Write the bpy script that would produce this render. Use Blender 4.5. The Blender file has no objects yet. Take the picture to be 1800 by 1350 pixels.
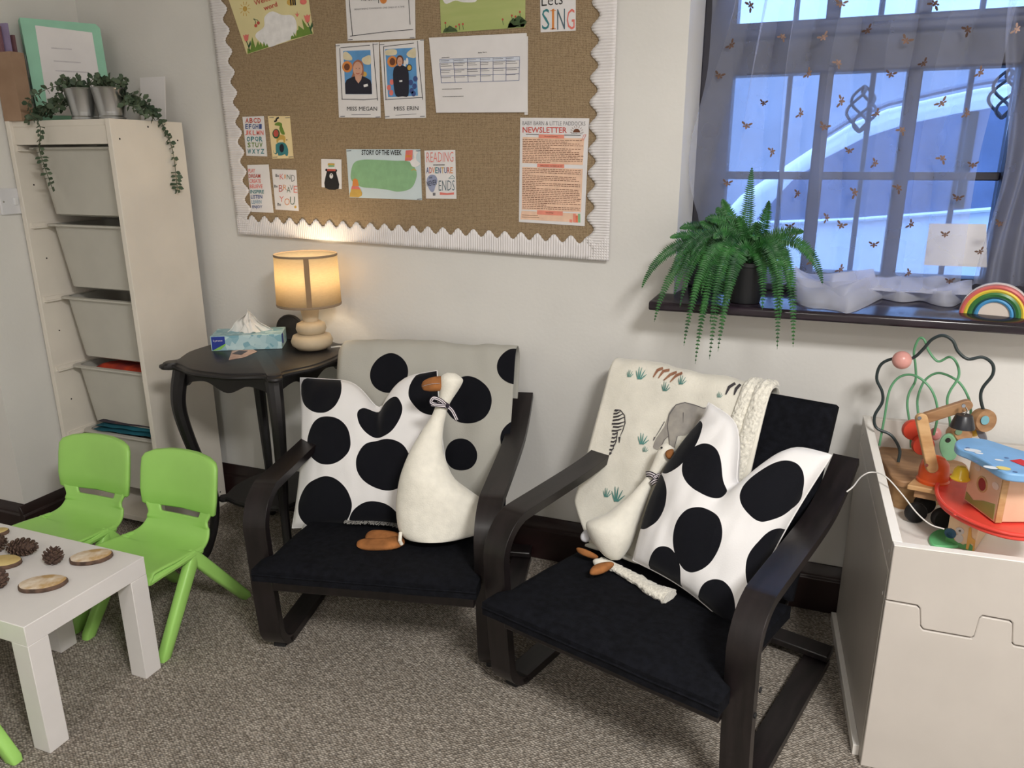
import bpy, bmesh, math, random
from mathutils import Vector, Matrix, noise
PI = math.pi
random.seed(7)
scene = bpy.context.scene
COL = scene.collection

# ------------------------------------------------------------------ camera
FPX, PITCH, YAW, ROLL = 1335.3, 0.28755, 0.36958, -0.00257
CAM = Vector((0, 0, 1.31))
_fw = Vector((-math.sin(YAW)*math.cos(PITCH), math.cos(YAW)*math.cos(PITCH), -math.sin(PITCH)))
_r = Vector((math.cos(YAW), math.sin(YAW), 0)); _u = _r.cross(_fw)
_r2 = math.cos(ROLL)*_r + math.sin(ROLL)*_u
_u2 = -math.sin(ROLL)*_r + math.cos(ROLL)*_u
cd = bpy.data.cameras.new('camera'); cam = bpy.data.objects.new('camera', cd); COL.objects.link(cam)
cd.sensor_fit = 'HORIZONTAL'; cd.sensor_width = 36; cd.lens = FPX*36/1800; cd.clip_start = .02
cam.matrix_world = Matrix(((_r2.x, _u2.x, -_fw.x, CAM.x), (_r2.y, _u2.y, -_fw.y, CAM.y), (_r2.z, _u2.z, -_fw.z, CAM.z), (0, 0, 0, 1)))
scene.camera = cam

# ------------------------------------------------------------------ world, exposure
scene.view_settings.view_transform = 'Standard'; scene.view_settings.look = 'None'
scene.view_settings.gamma = 1; scene.view_settings.use_curve_mapping = False
scene.view_settings.exposure = 0.0
w = bpy.data.worlds.new('world'); scene.world = w; w.use_nodes = True
bg = w.node_tree.nodes['Background']; bg.inputs[0].default_value = (.36, .56, 1.0, 1); bg.inputs[1].default_value = 6.2

# where a sight line through the photograph meets a surface of the room
def ray(x, y): return (x-900)/FPX*_r2 - (y-675)/FPX*_u2 + _fw
def at_y(x, y, Y): d = ray(x, y); return CAM + d*((Y-CAM.y)/d.y)
def at_x(x, y, X): d = ray(x, y); return CAM + d*((X-CAM.x)/d.x)
def at_z(x, y, Z): d = ray(x, y); return CAM + d*((Z-CAM.z)/d.z)
def at_plane(x, y, P, n): d = ray(x, y); return CAM + d*((P-CAM).dot(n)/d.dot(n))

# ------------------------------------------------------------------ materials
def lin(c):
    return tuple((v/255/12.92 if v/255 <= .04045 else ((v/255+.055)/1.055)**2.4) for v in c) + (1,)
MATS = {}
def mat(name, rgb, rough=.6, var=0, vscale=8, bump=0, bscale=60, metal=0, spec=.5, rgb2=None, stretch=None, sheen=0):
    if name in MATS: return MATS[name]
    m = bpy.data.materials.new(name); m.use_nodes = True; nt = m.node_tree; b = nt.nodes['Principled BSDF']
    b.inputs['Roughness'].default_value = rough; b.inputs['Metallic'].default_value = metal
    b.inputs['Specular IOR Level'].default_value = spec
    if sheen: b.inputs['Sheen Weight'].default_value = sheen
    b.inputs['Base Color'].default_value = lin(rgb)
    tc = nt.nodes.new('ShaderNodeTexCoord'); src = tc.outputs['Object']
    if stretch:
        mp = nt.nodes.new('ShaderNodeMapping'); mp.inputs['Scale'].default_value = stretch
        nt.links.new(src, mp.inputs[0]); src = mp.outputs[0]
    if var or rgb2:
        n = nt.nodes.new('ShaderNodeTexNoise'); n.inputs['Scale'].default_value = vscale; n.inputs['Detail'].default_value = 5
        nt.links.new(src, n.inputs['Vector'])
        r = nt.nodes.new('ShaderNodeValToRGB')
        a = lin(rgb2) if rgb2 else lin([max(0, c*(1-var)) for c in rgb])
        c2 = lin(rgb) if rgb2 else lin([min(255, c*(1+var)) for c in rgb])
        r.color_ramp.elements[0].color = a; r.color_ramp.elements[1].color = c2
        r.color_ramp.elements[0].position = .35; r.color_ramp.elements[1].position = .65
        nt.links.new(n.outputs['Fac'], r.inputs[0]); nt.links.new(r.outputs[0], b.inputs['Base Color'])
    if bump:
        n = nt.nodes.new('ShaderNodeTexNoise'); n.inputs['Scale'].default_value = bscale; n.inputs['Detail'].default_value = 4
        nt.links.new(src, n.inputs['Vector'])
        bp = nt.nodes.new('ShaderNodeBump'); bp.inputs['Strength'].default_value = bump; bp.inputs['Distance'].default_value = .004
        nt.links.new(n.outputs['Fac'], bp.inputs['Height']); nt.links.new(bp.outputs[0], b.inputs['Normal'])
    MATS[name] = m
    return m

def emit_mat(name, rgb, strength):
    m = bpy.data.materials.new(name); m.use_nodes = True; nt = m.node_tree; nt.nodes.clear()
    o = nt.nodes.new('ShaderNodeOutputMaterial'); e = nt.nodes.new('ShaderNodeEmission')
    e.inputs[0].default_value = lin(rgb); e.inputs[1].default_value = strength; nt.links.new(e.outputs[0], o.inputs[0]); return m

def weave_mat(name, rgb, rgb2, scale, bump=.6, rough=.95):
    """woven cloth / loop carpet: two crossed wave bands broken up with noise"""
    m = bpy.data.materials.new(name); m.use_nodes = True; nt = m.node_tree; b = nt.nodes['Principled BSDF']
    L = nt.links.new; N = nt.nodes.new
    b.inputs['Roughness'].default_value = rough; b.inputs['Specular IOR Level'].default_value = .1
    tc = N('ShaderNodeTexCoord'); ds = N('ShaderNodeTexNoise'); ds.inputs['Scale'].default_value = scale*.15
    L(tc.outputs['Object'], ds.inputs['Vector'])
    ad = N('ShaderNodeVectorMath'); ad.operation = 'MULTIPLY_ADD'; ad.inputs[1].default_value = (2.5/scale,)*3
    L(ds.outputs['Color'], ad.inputs[0]); L(tc.outputs['Object'], ad.inputs[2])
    hs = []
    for d in ('X', 'Y', 'Z'):
        wv = N('ShaderNodeTexWave'); wv.bands_direction = d; wv.inputs['Scale'].default_value = scale/6.28*.5
        wv.inputs['Distortion'].default_value = 1.2; wv.inputs['Detail Scale'].default_value = 2; L(ad.outputs[0], wv.inputs['Vector']); hs.append(wv)
    mu = N('ShaderNodeMath'); mu.operation = 'ADD'; L(hs[0].outputs['Fac'], mu.inputs[0]); L(hs[1].outputs['Fac'], mu.inputs[1])
    mu2 = N('ShaderNodeMath'); mu2.operation = 'ADD'; L(mu.outputs[0], mu2.inputs[0]); L(hs[2].outputs['Fac'], mu2.inputs[1])
    nz = N('ShaderNodeTexNoise'); nz.inputs['Scale'].default_value = scale*.6; nz.inputs['Detail'].default_value = 3; L(tc.outputs['Object'], nz.inputs['Vector'])
    m3 = N('ShaderNodeMath'); m3.operation = 'MULTIPLY_ADD'; m3.inputs[1].default_value = .33; L(mu2.outputs[0], m3.inputs[0]); 
    m4 = N('ShaderNodeMath'); m4.operation = 'MULTIPLY_ADD'; m4.inputs[1].default_value = 1.2; m4.inputs[2].default_value = -.6; L(nz.outputs['Fac'], m4.inputs[0])
    L(m4.outputs[0], m3.inputs[2])
    r = N('ShaderNodeValToRGB'); r.color_ramp.elements[0].color = lin(rgb2); r.color_ramp.elements[1].color = lin(rgb)
    r.color_ramp.elements[0].position = .15; r.color_ramp.elements[1].position = .8
    L(m3.outputs[0], r.inputs[0]); L(r.outputs[0], b.inputs['Base Color'])
    bp = N('ShaderNodeBump'); bp.inputs['Strength'].default_value = bump; bp.inputs['Distance'].default_value = .004
    L(m3.outputs[0], bp.inputs['Height']); L(bp.outputs[0], b.inputs['Normal'])
    return m

def dotted_mat(name, base, dots, dot_rgb=(14, 15, 22), wob=.02, bump=.25):
    """cloth printed with round dots: dots = [(u, v, ru, rv)] on the cloth's own UV map"""
    m = bpy.data.materials.new(name); m.use_nodes = True; nt = m.node_tree; b = nt.nodes['Principled BSDF']
    L = nt.links.new; N = nt.nodes.new
    b.inputs['Roughness'].default_value = .85; b.inputs['Specular IOR Level'].default_value = .15; b.inputs['Sheen Weight'].default_value = .1
    uv = N('ShaderNodeUVMap'); nz = N('ShaderNodeTexNoise'); nz.inputs['Scale'].default_value = 5; nz.inputs['Detail'].default_value = 1
    L(uv.outputs[0], nz.inputs['Vector'])
    ad = N('ShaderNodeVectorMath'); ad.operation = 'MULTIPLY_ADD'; ad.inputs[1].default_value = (wob*2,)*3
    L(nz.outputs['Color'], ad.inputs[0]); L(uv.outputs[0], ad.inputs[2])
    last = None
    for (u, v, ru, rv) in dots:
        sb = N('ShaderNodeVectorMath'); sb.operation = 'SUBTRACT'; sb.inputs[1].default_value = (u+wob, v+wob, wob); L(ad.outputs[0], sb.inputs[0])
        ml = N('ShaderNodeVectorMath'); ml.operation = 'MULTIPLY'; ml.inputs[1].default_value = (1/ru, 1/rv, 0); L(sb.outputs[0], ml.inputs[0])
        ln = N('ShaderNodeVectorMath'); ln.operation = 'LENGTH'; L(ml.outputs[0], ln.inputs[0])
        if last is None: last = ln.outputs['Value']
        else:
            mn = N('ShaderNodeMath'); mn.operation = 'MINIMUM'; L(last, mn.inputs[0]); L(ln.outputs['Value'], mn.inputs[1]); last = mn.outputs[0]
    lt = N('ShaderNodeMath'); lt.operation = 'LESS_THAN'; lt.inputs[1].default_value = 1; L(last, lt.inputs[0])
    tc = N('ShaderNodeTexCoord'); n2 = N('ShaderNodeTexNoise'); n2.inputs['Scale'].default_value = 300; L(tc.outputs['Object'], n2.inputs['Vector'])
    mx = N('ShaderNodeMixRGB'); mx.inputs[1].default_value = lin(base); mx.inputs[2].default_value = lin(dot_rgb); L(lt.outputs[0], mx.inputs[0])
    L(mx.outputs[0], b.inputs['Base Color'])
    bp = N('ShaderNodeBump'); bp.inputs['Strength'].default_value = bump; bp.inputs['Distance'].default_value = .001
    L(n2.outputs['Fac'], bp.inputs['Height']); L(bp.outputs[0], b.inputs['Normal'])
    return m

def sheer_mat(name, rgb, clear):
    m = bpy.data.materials.new(name); m.use_nodes = True; nt = m.node_tree; nt.nodes.clear(); L = nt.links.new; N = nt.nodes.new
    o = N('ShaderNodeOutputMaterial'); t = N('ShaderNodeBsdfTransparent'); d = N('ShaderNodeBsdfDiffuse'); s = N('ShaderNodeBsdfTranslucent')
    d.inputs[0].default_value = lin(rgb); s.inputs[0].default_value = lin(rgb)
    a = N('ShaderNodeMixShader'); a.inputs[0].default_value = .5; L(d.outputs[0], a.inputs[1]); L(s.outputs[0], a.inputs[2])
    tc = N('ShaderNodeTexCoord'); nz = N('ShaderNodeTexNoise'); nz.inputs['Scale'].default_value = 9; L(tc.outputs['Object'], nz.inputs['Vector'])
    mp = N('ShaderNodeMapRange'); mp.inputs[3].default_value = 1-clear-.06; mp.inputs[4].default_value = 1-clear+.06; L(nz.outputs['Fac'], mp.inputs[0])
    b = N('ShaderNodeMixShader'); L(mp.outputs[0], b.inputs[0]); L(t.outputs[0], b.inputs[1]); L(a.outputs[0], b.inputs[2]); L(b.outputs[0], o.inputs[0])
    return m

def glass_mat(name, tint=(235, 242, 250)):
    m = bpy.data.materials.new(name); m.use_nodes = True; nt = m.node_tree; nt.nodes.clear(); L = nt.links.new; N = nt.nodes.new
    o = N('ShaderNodeOutputMaterial'); t = N('ShaderNodeBsdfTransparent'); t.inputs[0].default_value = lin(tint); g = N('ShaderNodeBsdfGlossy'); g.inputs['Roughness'].default_value = .02
    f = N('ShaderNodeFresnel'); f.inputs[0].default_value = 1.3; a = N('ShaderNodeMixShader'); L(f.outputs[0], a.inputs[0]); L(t.outputs[0], a.inputs[1]); L(g.outputs[0], a.inputs[2]); L(a.outputs[0], o.inputs[0])
    return m

def loop_carpet():
    m = bpy.data.materials.new('loop_carpet'); m.use_nodes = True; nt = m.node_tree; b = nt.nodes['Principled BSDF']; L = nt.links.new; N = nt.nodes.new
    b.inputs['Roughness'].default_value = .97; b.inputs['Specular IOR Level'].default_value = .08
    tc = N('ShaderNodeTexCoord'); mp = N('ShaderNodeMapping'); mp.inputs['Rotation'].default_value = (0, 0, .7); mp.inputs['Scale'].default_value = (1, 1.35, 1); L(tc.outputs['Object'], mp.inputs[0])
    vo = N('ShaderNodeTexVoronoi'); vo.inputs['Scale'].default_value = 140; vo.inputs['Randomness'].default_value = .5; L(mp.outputs[0], vo.inputs['Vector'])
    sp = N('ShaderNodeSeparateColor'); L(vo.outputs['Color'], sp.inputs[0])
    r = N('ShaderNodeValToRGB'); r.color_ramp.elements[0].color = lin((160, 149, 137)); r.color_ramp.elements[1].color = lin((210, 200, 188)); L(sp.outputs[0], r.inputs[0])
    nz = N('ShaderNodeTexNoise'); nz.inputs['Scale'].default_value = 5; nz.inputs['Detail'].default_value = 4; L(tc.outputs['Object'], nz.inputs['Vector'])
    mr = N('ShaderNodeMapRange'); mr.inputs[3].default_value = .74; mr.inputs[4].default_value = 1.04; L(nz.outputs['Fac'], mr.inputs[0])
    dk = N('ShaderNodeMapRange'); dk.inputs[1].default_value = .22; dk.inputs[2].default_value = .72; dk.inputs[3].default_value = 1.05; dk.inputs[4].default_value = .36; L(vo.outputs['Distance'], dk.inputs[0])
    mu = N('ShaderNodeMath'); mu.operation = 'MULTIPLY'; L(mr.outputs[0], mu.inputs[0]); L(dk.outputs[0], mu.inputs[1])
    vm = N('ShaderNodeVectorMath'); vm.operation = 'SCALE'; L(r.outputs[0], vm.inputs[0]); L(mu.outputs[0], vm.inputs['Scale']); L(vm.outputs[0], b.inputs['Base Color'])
    iv = N('ShaderNodeMath'); iv.operation = 'SUBTRACT'; iv.inputs[0].default_value = 1; L(vo.outputs['Distance'], iv.inputs[1])
    bp = N('ShaderNodeBump'); bp.inputs['Strength'].default_value = .8; bp.inputs['Distance'].default_value = .005; L(iv.outputs[0], bp.inputs['Height']); L(bp.outputs[0], b.inputs['Normal'])
    return m
M_wall = mat('wall_paint', (228, 226, 222), .75, var=.015, vscale=3, bump=.12, bscale=90)
M_ceil = mat('ceiling_paint', (235, 233, 228), .8, var=.01, bump=.1)
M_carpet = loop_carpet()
M_dark = mat('dark_stained_wood', (34, 27, 27), .42, var=.25, vscale=6, stretch=(1, 1, 6), bump=.06, bscale=40)
M_base = mat('brown_black_gloss_paint', (38, 22, 22), .38, var=.2, vscale=5, bump=.05)
M_sill = mat('dark_varnished_sill', (40, 32, 40), .18, var=.2, vscale=6, stretch=(1, 6, 6))
M_frame = mat('dark_window_paint', (44, 42, 54), .45, var=.12, vscale=5, bump=.08)
M_glass = glass_mat('window_glass')
M_hess = weave_mat('hessian', (178, 156, 126), (128, 108, 84), 900, .5)
M_border = mat('white_corrugated_card', (232, 228, 228), .7, var=.02)
M_paper = mat('white_paper', (232, 229, 230), .75, var=.012, vscale=12, bump=.05, bscale=14)
M_ink = mat('black_ink', (30, 29, 32), .7, var=.1)
M_chairwood = mat('black_brown_bentwood', (26, 21, 22), .36, var=.3, vscale=7, stretch=(8, 1, 1), bump=.05, bscale=80)
M_canvas = mat('black_canvas', (20, 21, 26), .95, var=.2, vscale=60, bump=.35, bscale=400, spec=.1)
M_green = mat('lime_plastic', (164, 218, 112), .42, var=.02, vscale=5, bump=.02)
M_table = mat('white_lacquer', (232, 228, 226), .35, var=.012, bump=.02)
M_tro = mat('cream_foil_board', (232, 225, 214), .5, var=.012, bump=.02)
M_tray = mat('pale_grey_plastic', (196, 193, 184), .45, var=.015)
M_hole = mat('drilled_hole_dark', (40, 36, 34), .9, var=.1)
M_toybox = mat('toy_box_white_board', (200, 193, 186), .42, var=.012, bump=.03)
M_edge = mat('toy_box_white_edge', (244, 240, 234), .4, var=.01)
M_steel = mat('galvanised_steel', (170, 172, 174), .28, var=.12, vscale=9, metal=1, stretch=(1, 1, .3))
M_euc = mat('eucalyptus_leaf', (92, 108, 84), .6, rgb2=(62, 82, 62), vscale=30)
M_fern = mat('fern_leaf', (52, 112, 50), .5, rgb2=(24, 70, 36), vscale=25)
M_pot = mat('black_plastic_pot', (22, 24, 28), .5, var=.1)
M_sheer = sheer_mat('white_voile', (222, 228, 250), .70)
M_sheer_deep = sheer_mat('bunched_voile', (232, 234, 246), .30)
M_bee = mat('bronze_foil', (112, 88, 78), .35, var=.15, vscale=80, metal=.5)
M_goose = mat('ivory_plush', (240, 236, 224), .95, var=.02, vscale=40, bump=.3, bscale=260, sheen=.4, spec=.1)
M_tan = mat('tan_felt', (160, 106, 64), .9, var=.12, vscale=30, bump=.25, bscale=200, spec=.1)
M_fleece = mat('cream_fleece', (236, 232, 220), .95, var=.025, vscale=14, bump=.3, bscale=220, sheen=.4, spec=.1)
M_sherpa = mat('white_sherpa', (238, 234, 222), .98, var=.06, vscale=120, bump=1, bscale=160, sheen=.5, spec=.1)
M_chrome = mat('bright_screw', (190, 188, 184), .25, var=.05, metal=1)
M_wood = mat('pale_beech', (212, 172, 124), .5, rgb2=(190, 146, 98), vscale=8, stretch=(1, 8, 8))
M_wood2 = mat('brown_beech', (176, 136, 98), .5, rgb2=(150, 112, 78), vscale=8, stretch=(1, 8, 8))
M_rubber = mat('black_rubber', (26, 26, 28), .7, var=.1)

def paint(name, rgb, rough=.5): return mat('paint_'+name, rgb, rough, var=.03, vscale=20)
def ink(name, rgb): return mat('print_'+name, rgb, .75, var=.03, vscale=40)

# ------------------------------------------------------------------ mesh helpers
MW = {}
class MB:
    def __init__(s): s.v = []; s.f = []; s.uv = None
    def add(s, vs, fs):
        o = len(s.v); s.v += [Vector(p) for p in vs]; s.f += [tuple(i+o for i in f) for f in fs]; return s
    def box(s, c, d, M=None):
        x, y, z = d[0]/2, d[1]/2, d[2]/2; c = Vector(c)
        vs = [Vector((a*x, b*y, e*z)) for a in (-1, 1) for b in (-1, 1) for e in (-1, 1)]
        vs = [(M @ p if M else p)+c for p in vs]
        return s.add(vs, [(0, 1, 3, 2), (4, 6, 7, 5), (0, 4, 5, 1), (2, 3, 7, 6), (0, 2, 6, 4), (1, 5, 7, 3)])
    def span(s, a, b):
        a = Vector(a); b = Vector(b); return s.box((a+b)/2, [abs(q) for q in (b-a)])
    def tube(s, pts, r, n=8, flat=None):
        pts = [Vector(p) for p in pts]; k = len(pts); vs = []; fs = []; prev = None
        for i, p in enumerate(pts):
            t = (pts[min(i+1, k-1)]-pts[max(i-1, 0)]).normalized()
            if prev is None:
                a = Vector((0, 0, 1)) if abs(t.z) < .9 else Vector((1, 0, 0)); e = t.cross(a).normalized()
            else:
                e = (prev - t*prev.dot(t)).normalized()
            prev = e; g = t.cross(e); rr = r[i] if isinstance(r, (list, tuple)) else r
            for j in range(n):
                a = 2*PI*j/n; vs.append(p + e*math.cos(a)*rr + g*math.sin(a)*rr)
        for i in range(k-1):
            for j in range(n): fs.append((i*n+j, i*n+(j+1) % n, (i+1)*n+(j+1) % n, (i+1)*n+j))
        fs.append(tuple(range(n-1, -1, -1))); fs.append(tuple((k-1)*n+j for j in range(n)))
        return s.add(vs, fs)
    def rings(s, rings, cap=True):
        n = len(rings[0]); vs = [p for r in rings for p in r]; fs = []
        for i in range(len(rings)-1):
            for j in range(n): fs.append((i*n+j, i*n+(j+1) % n, (i+1)*n+(j+1) % n, (i+1)*n+j))
        if cap: fs.append(tuple(range(n-1, -1, -1))); fs.append(tuple((len(rings)-1)*n+j for j in range(n)))
        return s.add(vs, fs)
    def lathe(s, prof, c=(0, 0, 0), n=32, M=None, sx=1, sy=1, cap=True):
        c = Vector(c); R = []
        for r, z in prof:
            q = [Vector((r*math.cos(2*PI*j/n)*sx, r*math.sin(2*PI*j/n)*sy, z)) for j in range(n)]
            R.append([(M @ p if M else p)+c for p in q])
        return s.rings(R, cap)
    def ball(s, c, r, n=16, m=10, M=None):
        if not isinstance(r, (list, tuple)): r = (r, r, r)
        c = Vector(c); R = []
        for i in range(m+1):
            a = PI*(i+.02)/(m+.04) - PI/2
            q = [Vector((r[0]*math.cos(a)*math.cos(2*PI*j/n), r[1]*math.cos(a)*math.sin(2*PI*j/n), r[2]*math.sin(a))) for j in range(n)]
            R.append([(M @ p if M else p)+c for p in q])
        return s.rings(R)
    def prism(s, poly, h, M=None):
        n = len(poly); a = [Vector((p[0], p[1], 0)) for p in poly]; b = [Vector((p[0], p[1], h)) for p in poly]
        vs = [(M @ p if M else p) for p in a+b]
        return s.add(vs, [tuple(range(n-1, -1, -1)), tuple(range(n, 2*n))]+[(i, (i+1) % n, n+(i+1) % n, n+i) for i in range(n)])
    def slab(s, poly, off):
        """polygon in space given thickness along off"""
        n = len(poly); a = [Vector(p) for p in poly]; b = [p+Vector(off) for p in a]
        return s.add(a+b, [tuple(range(n-1, -1, -1)), tuple(range(n, 2*n))]+[(i, (i+1) % n, n+(i+1) % n, n+i) for i in range(n)])
    def grid(s, fn, nu, nv, skip=None, uv=False, wrap=False):
        vs = []; uvs = []
        for i in range(nu+1):
            for j in range(nv+1): vs.append(fn(i/nu, j/nv)); uvs.append((i/nu, j/nv))
        fs = []
        for i in range(nu):
            for j in range(nv):
                if skip and skip((i+.5)/nu, (j+.5)/nv): continue
                fs.append((i*(nv+1)+j, (i+1)*(nv+1)+j, (i+1)*(nv+1)+j+1, i*(nv+1)+j+1))
        if uv: s.uv = (s.uv or []) + uvs
        return s.add(vs, fs)
    def build(s, name, m, parent=None, world=False, smooth=35, bevel=0, solid=0, sub=0, kind=None, label=None, seg=2, fix=True):
        me = bpy.data.meshes.new(name); vs = s.v
        if parent is not None and world:
            I = MW[parent].inverted(); vs = [I @ p for p in vs]
        me.from_pydata([tuple(p) for p in vs], [], s.f); me.validate(clean_customdata=False)
        if s.uv:
            ul = me.uv_layers.new(name='UVMap')
            for lp in me.loops: ul.data[lp.index].uv = s.uv[lp.vertex_index]
        if fix:
            bm = bmesh.new(); bm.from_mesh(me); bmesh.ops.recalc_face_normals(bm, faces=bm.faces); bm.to_mesh(me); bm.free()
        if smooth:
            me.polygons.foreach_set('use_smooth', [True]*len(me.polygons))
            me.set_sharp_from_angle(angle=math.radians(smooth))
        me.materials.append(m)
        o = bpy.data.objects.new(name, me); COL.objects.link(o)
        if parent is not None: o.parent = parent; MW[o] = MW[parent]
        else: MW[o] = Matrix.Identity(4)
        if solid:
            q = o.modifiers.new('solid', 'SOLIDIFY'); q.thickness = solid; q.offset = 0
        if bevel:
            q = o.modifiers.new('bevel', 'BEVEL'); q.width = bevel; q.segments = seg; q.limit_method = 'ANGLE'; q.angle_limit = math.radians(40)
        if sub:
            q = o.modifiers.new('sub', 'SUBSURF'); q.levels = sub; q.render_levels = sub
        if kind: o['kind'] = kind
        if label: o['label'] = label
        return o

def thing(name, label, cat, loc=(0, 0, 0), rotz=0, group=None, kind=None):
    o = bpy.data.objects.new(name, None); COL.objects.link(o); o.empty_display_size = .05
    o.location = loc; o.rotation_euler = (0, 0, rotz)
    MW[o] = Matrix.Translation(Vector(loc)) @ Matrix.Rotation(rotz, 4, 'Z')
    if label: o['label'] = label
    if cat: o['category'] = cat
    if group: o['group'] = group
    if kind: o['kind'] = kind
    return o
def tag(o, label, cat, group=None, kind=None):
    o['label'] = label; o['category'] = cat
    if group: o['group'] = group
    if kind: o['kind'] = kind
    return o
def struct(o, label=None):
    o['kind'] = 'structure'
    if label: o['label'] = label
    return o
def dup(root, loc, rotz, label, scale=None):
    r = root.copy(); COL.objects.link(r); r.location = loc; r.rotation_euler = (0, 0, rotz); r['label'] = label
    if scale: r.scale = scale
    MW[r] = Matrix.Translation(Vector(loc)) @ Matrix.Rotation(rotz, 4, 'Z')
    def go(a, b):
        for ch in list(a.children):
            c = ch.copy(); COL.objects.link(c); c.parent = b; MW[c] = MW[b]; go(ch, c)
    go(root, r); return r
def smoothpts(pts, n=6):
    P = [Vector(p) for p in pts]; P = [2*P[0]-P[1]]+P+[2*P[-1]-P[-2]]; out = []
    for i in range(1, len(P)-2):
        for k in range(n):
            t = k/n; a, b, c, d = P[i-1], P[i], P[i+1], P[i+2]
            out.append(.5*((2*b)+(-a+c)*t+(2*a-5*b+4*c-d)*t*t+(-a+3*b-3*c+d)*t**3))
    out.append(P[-2]); return out
def loop2d(pts, n=6):
    P = [Vector((p[0], p[1], 0)) for p in pts]; k = len(P); out = []
    for i in range(k):
        a, b, c, d = P[i-1], P[i], P[(i+1) % k], P[(i+2) % k]
        for j in range(n):
            t = j/n; q = .5*((2*b)+(-a+c)*t+(2*a-5*b+4*c-d)*t*t+(-a+3*b-3*c+d)*t**3); out.append((q.x, q.y))
    return out

# ------------------------------------------------------------------ the room
YW, XL, XR, YF, ZC = 2.225, -2.53, 2.3, -2.6, 2.55
WX0, WX1, WZ0, WZ1 = -.355, .64, .905, 2.25
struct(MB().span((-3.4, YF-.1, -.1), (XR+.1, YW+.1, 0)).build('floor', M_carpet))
struct(MB().span((-3.4, YF-.1, ZC), (XR+.1, YW+.1, ZC+.1)).build('ceiling', M_ceil))
b = MB()   # back wall with the window opening; the sides of the opening splay outwards
def wallbox(x0, x1, z0, z1): b.span((x0, YW, z0), (x1, YW+.25, z1))
wallbox(-3.4, WX0-.05, 0, ZC); wallbox(WX1, XR+.1, 0, ZC); wallbox(WX0-.05, WX1, 0, WZ0); wallbox(WX0-.05, WX1, WZ1, ZC)
b.slab([(WX0-.05, YW, WZ0), (WX0, YW, WZ0), (WX0+.028, YW+.25, WZ0), (WX0-.05, YW+.25, WZ0)], (0, 0, WZ1-WZ0))
struct(b.build('wall_back', M_wall, smooth=0))
struct(MB().span((XL-.12, 1.69, 0), (XL, YW, ZC)).build('wall_left', M_wall))
struct(MB().span((-3.4, 1.69, 0), (XL-.12, 1.81, ZC)).build('wall_recess', M_wall))
struct(MB().span((-3.4, YF, 0), (-3.3, 1.69, ZC)).build('wall_far_left', M_wall))
struct(MB().span((XR, YF, 0), (XR+.1, YW, ZC)).build('wall_right', M_wall))
struct(MB().span((-3.4, YF-.1, 0), (XR+.1, YF, ZC)).build('wall_front', M_wall))
def board(name, a, bb, h, t, nrm):
    a = Vector(a); bb = Vector(bb); n = Vector(nrm)
    prof = [(0, 0), (t, 0), (t, h*.72), (t*.75, h*.76), (t*.75, h*.82), (t*.35, h*.95), (t*.2, h), (0, h)]
    m = MB(); m.slab([a+n*p[0]+Vector((0, 0, p[1])) for p in prof], bb-a); return struct(m.build(name, M_base, bevel=.002))
board('baseboard_back', (XL, YW, 0), (XR, YW, 0), .148, .026, (0, -1, 0))
board('baseboard_left', (XL, 1.666, 0), (XL, YW-.026, 0), .13, .024, (1, 0, 0))
board('baseboard_recess', (-3.3, 1.69, 0), (XL+.0, 1.69, 0), .13, .024, (0, -1, 0))

# ceiling luminaires (above and behind the frame)
def ceiling_panel(x, y, s, power, label):
    t = thing('ceiling_light', label, 'light', (x, y, ZC))
    MB().box((0, 0, -.012), (s, s, .024)).build('housing', M_table, t, bevel=.004)
    MB().box((0, 0, -.027), (s*.92, s*.92, .006)).build('diffuser', emit_mat('panel_diffuser', (255, 246, 232), 2), t)
    l = bpy.data.lights.new('panel_lamp', 'AREA'); l.shape = 'SQUARE'; l.size = s*.9; l.energy = power; l.color = (1, .975, .94)
    lo = bpy.data.objects.new('panel_lamp', l); COL.objects.link(lo); lo.parent = t; lo.location = (0, 0, -.035)
ceiling_panel(.95, -.25, .6, 92, 'square white ceiling light panel nearest the window')
ceiling_panel(-.5, -1.7, .6, 22, 'square white ceiling light panel farther from the window')

# ------------------------------------------------------------------ window
YG = 2.43
W1 = thing('window_1', 'dark wood window with grey panes behind a voile curtain', None, (.4, YG, .9), kind='structure')
def wpart(name, m, *boxes, **k):
    q = MB()
    for a, c in boxes: q.span(a, c)
    return q.build(name, m, W1, world=True, **k)
y0, y1 = YG-.04, YG+.04
wpart('frame_post', M_frame, ((-.34, y0-.01, .93), (-.249, y1, 2.25)), bevel=.006)
wpart('frame_post', M_frame, ((.455, y0-.01, .93), (.64, y1, 2.25)), bevel=.006)
wpart('bottom_rail', M_frame, ((-.26, y0, .93), (.47, y1, .992)), bevel=.006)
wpart('transom', M_frame, ((-.26, y0, 1.536), (.47, y1, 1.672)), bevel=.006)
wpart('transom_moulding', M_frame, ((-.26, y0-.02, 1.628), (.47, y0, 1.655)), bevel=.008)
wpart('head_rail', M_frame, ((-.26, y0, 2.17), (.47, y1, 2.25)), bevel=.006)
MULL = [(-.001, .036), (.218, .036)]
for xc, wd in MULL:
    wpart('mullion', M_frame, ((xc-wd/2, y0+.01, .99), (xc+wd/2, y1-.01, 1.54)), bevel=.005)
    wpart('mullion', M_frame, ((xc-wd/2, y0+.01, 1.67), (xc+wd/2, y1-.01, 2.18)), bevel=.005)
xs = [-.249, MULL[0][0]-.018, MULL[0][0]+.018, MULL[1][0]-.018, MULL[1][0]+.018, .455]
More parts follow.
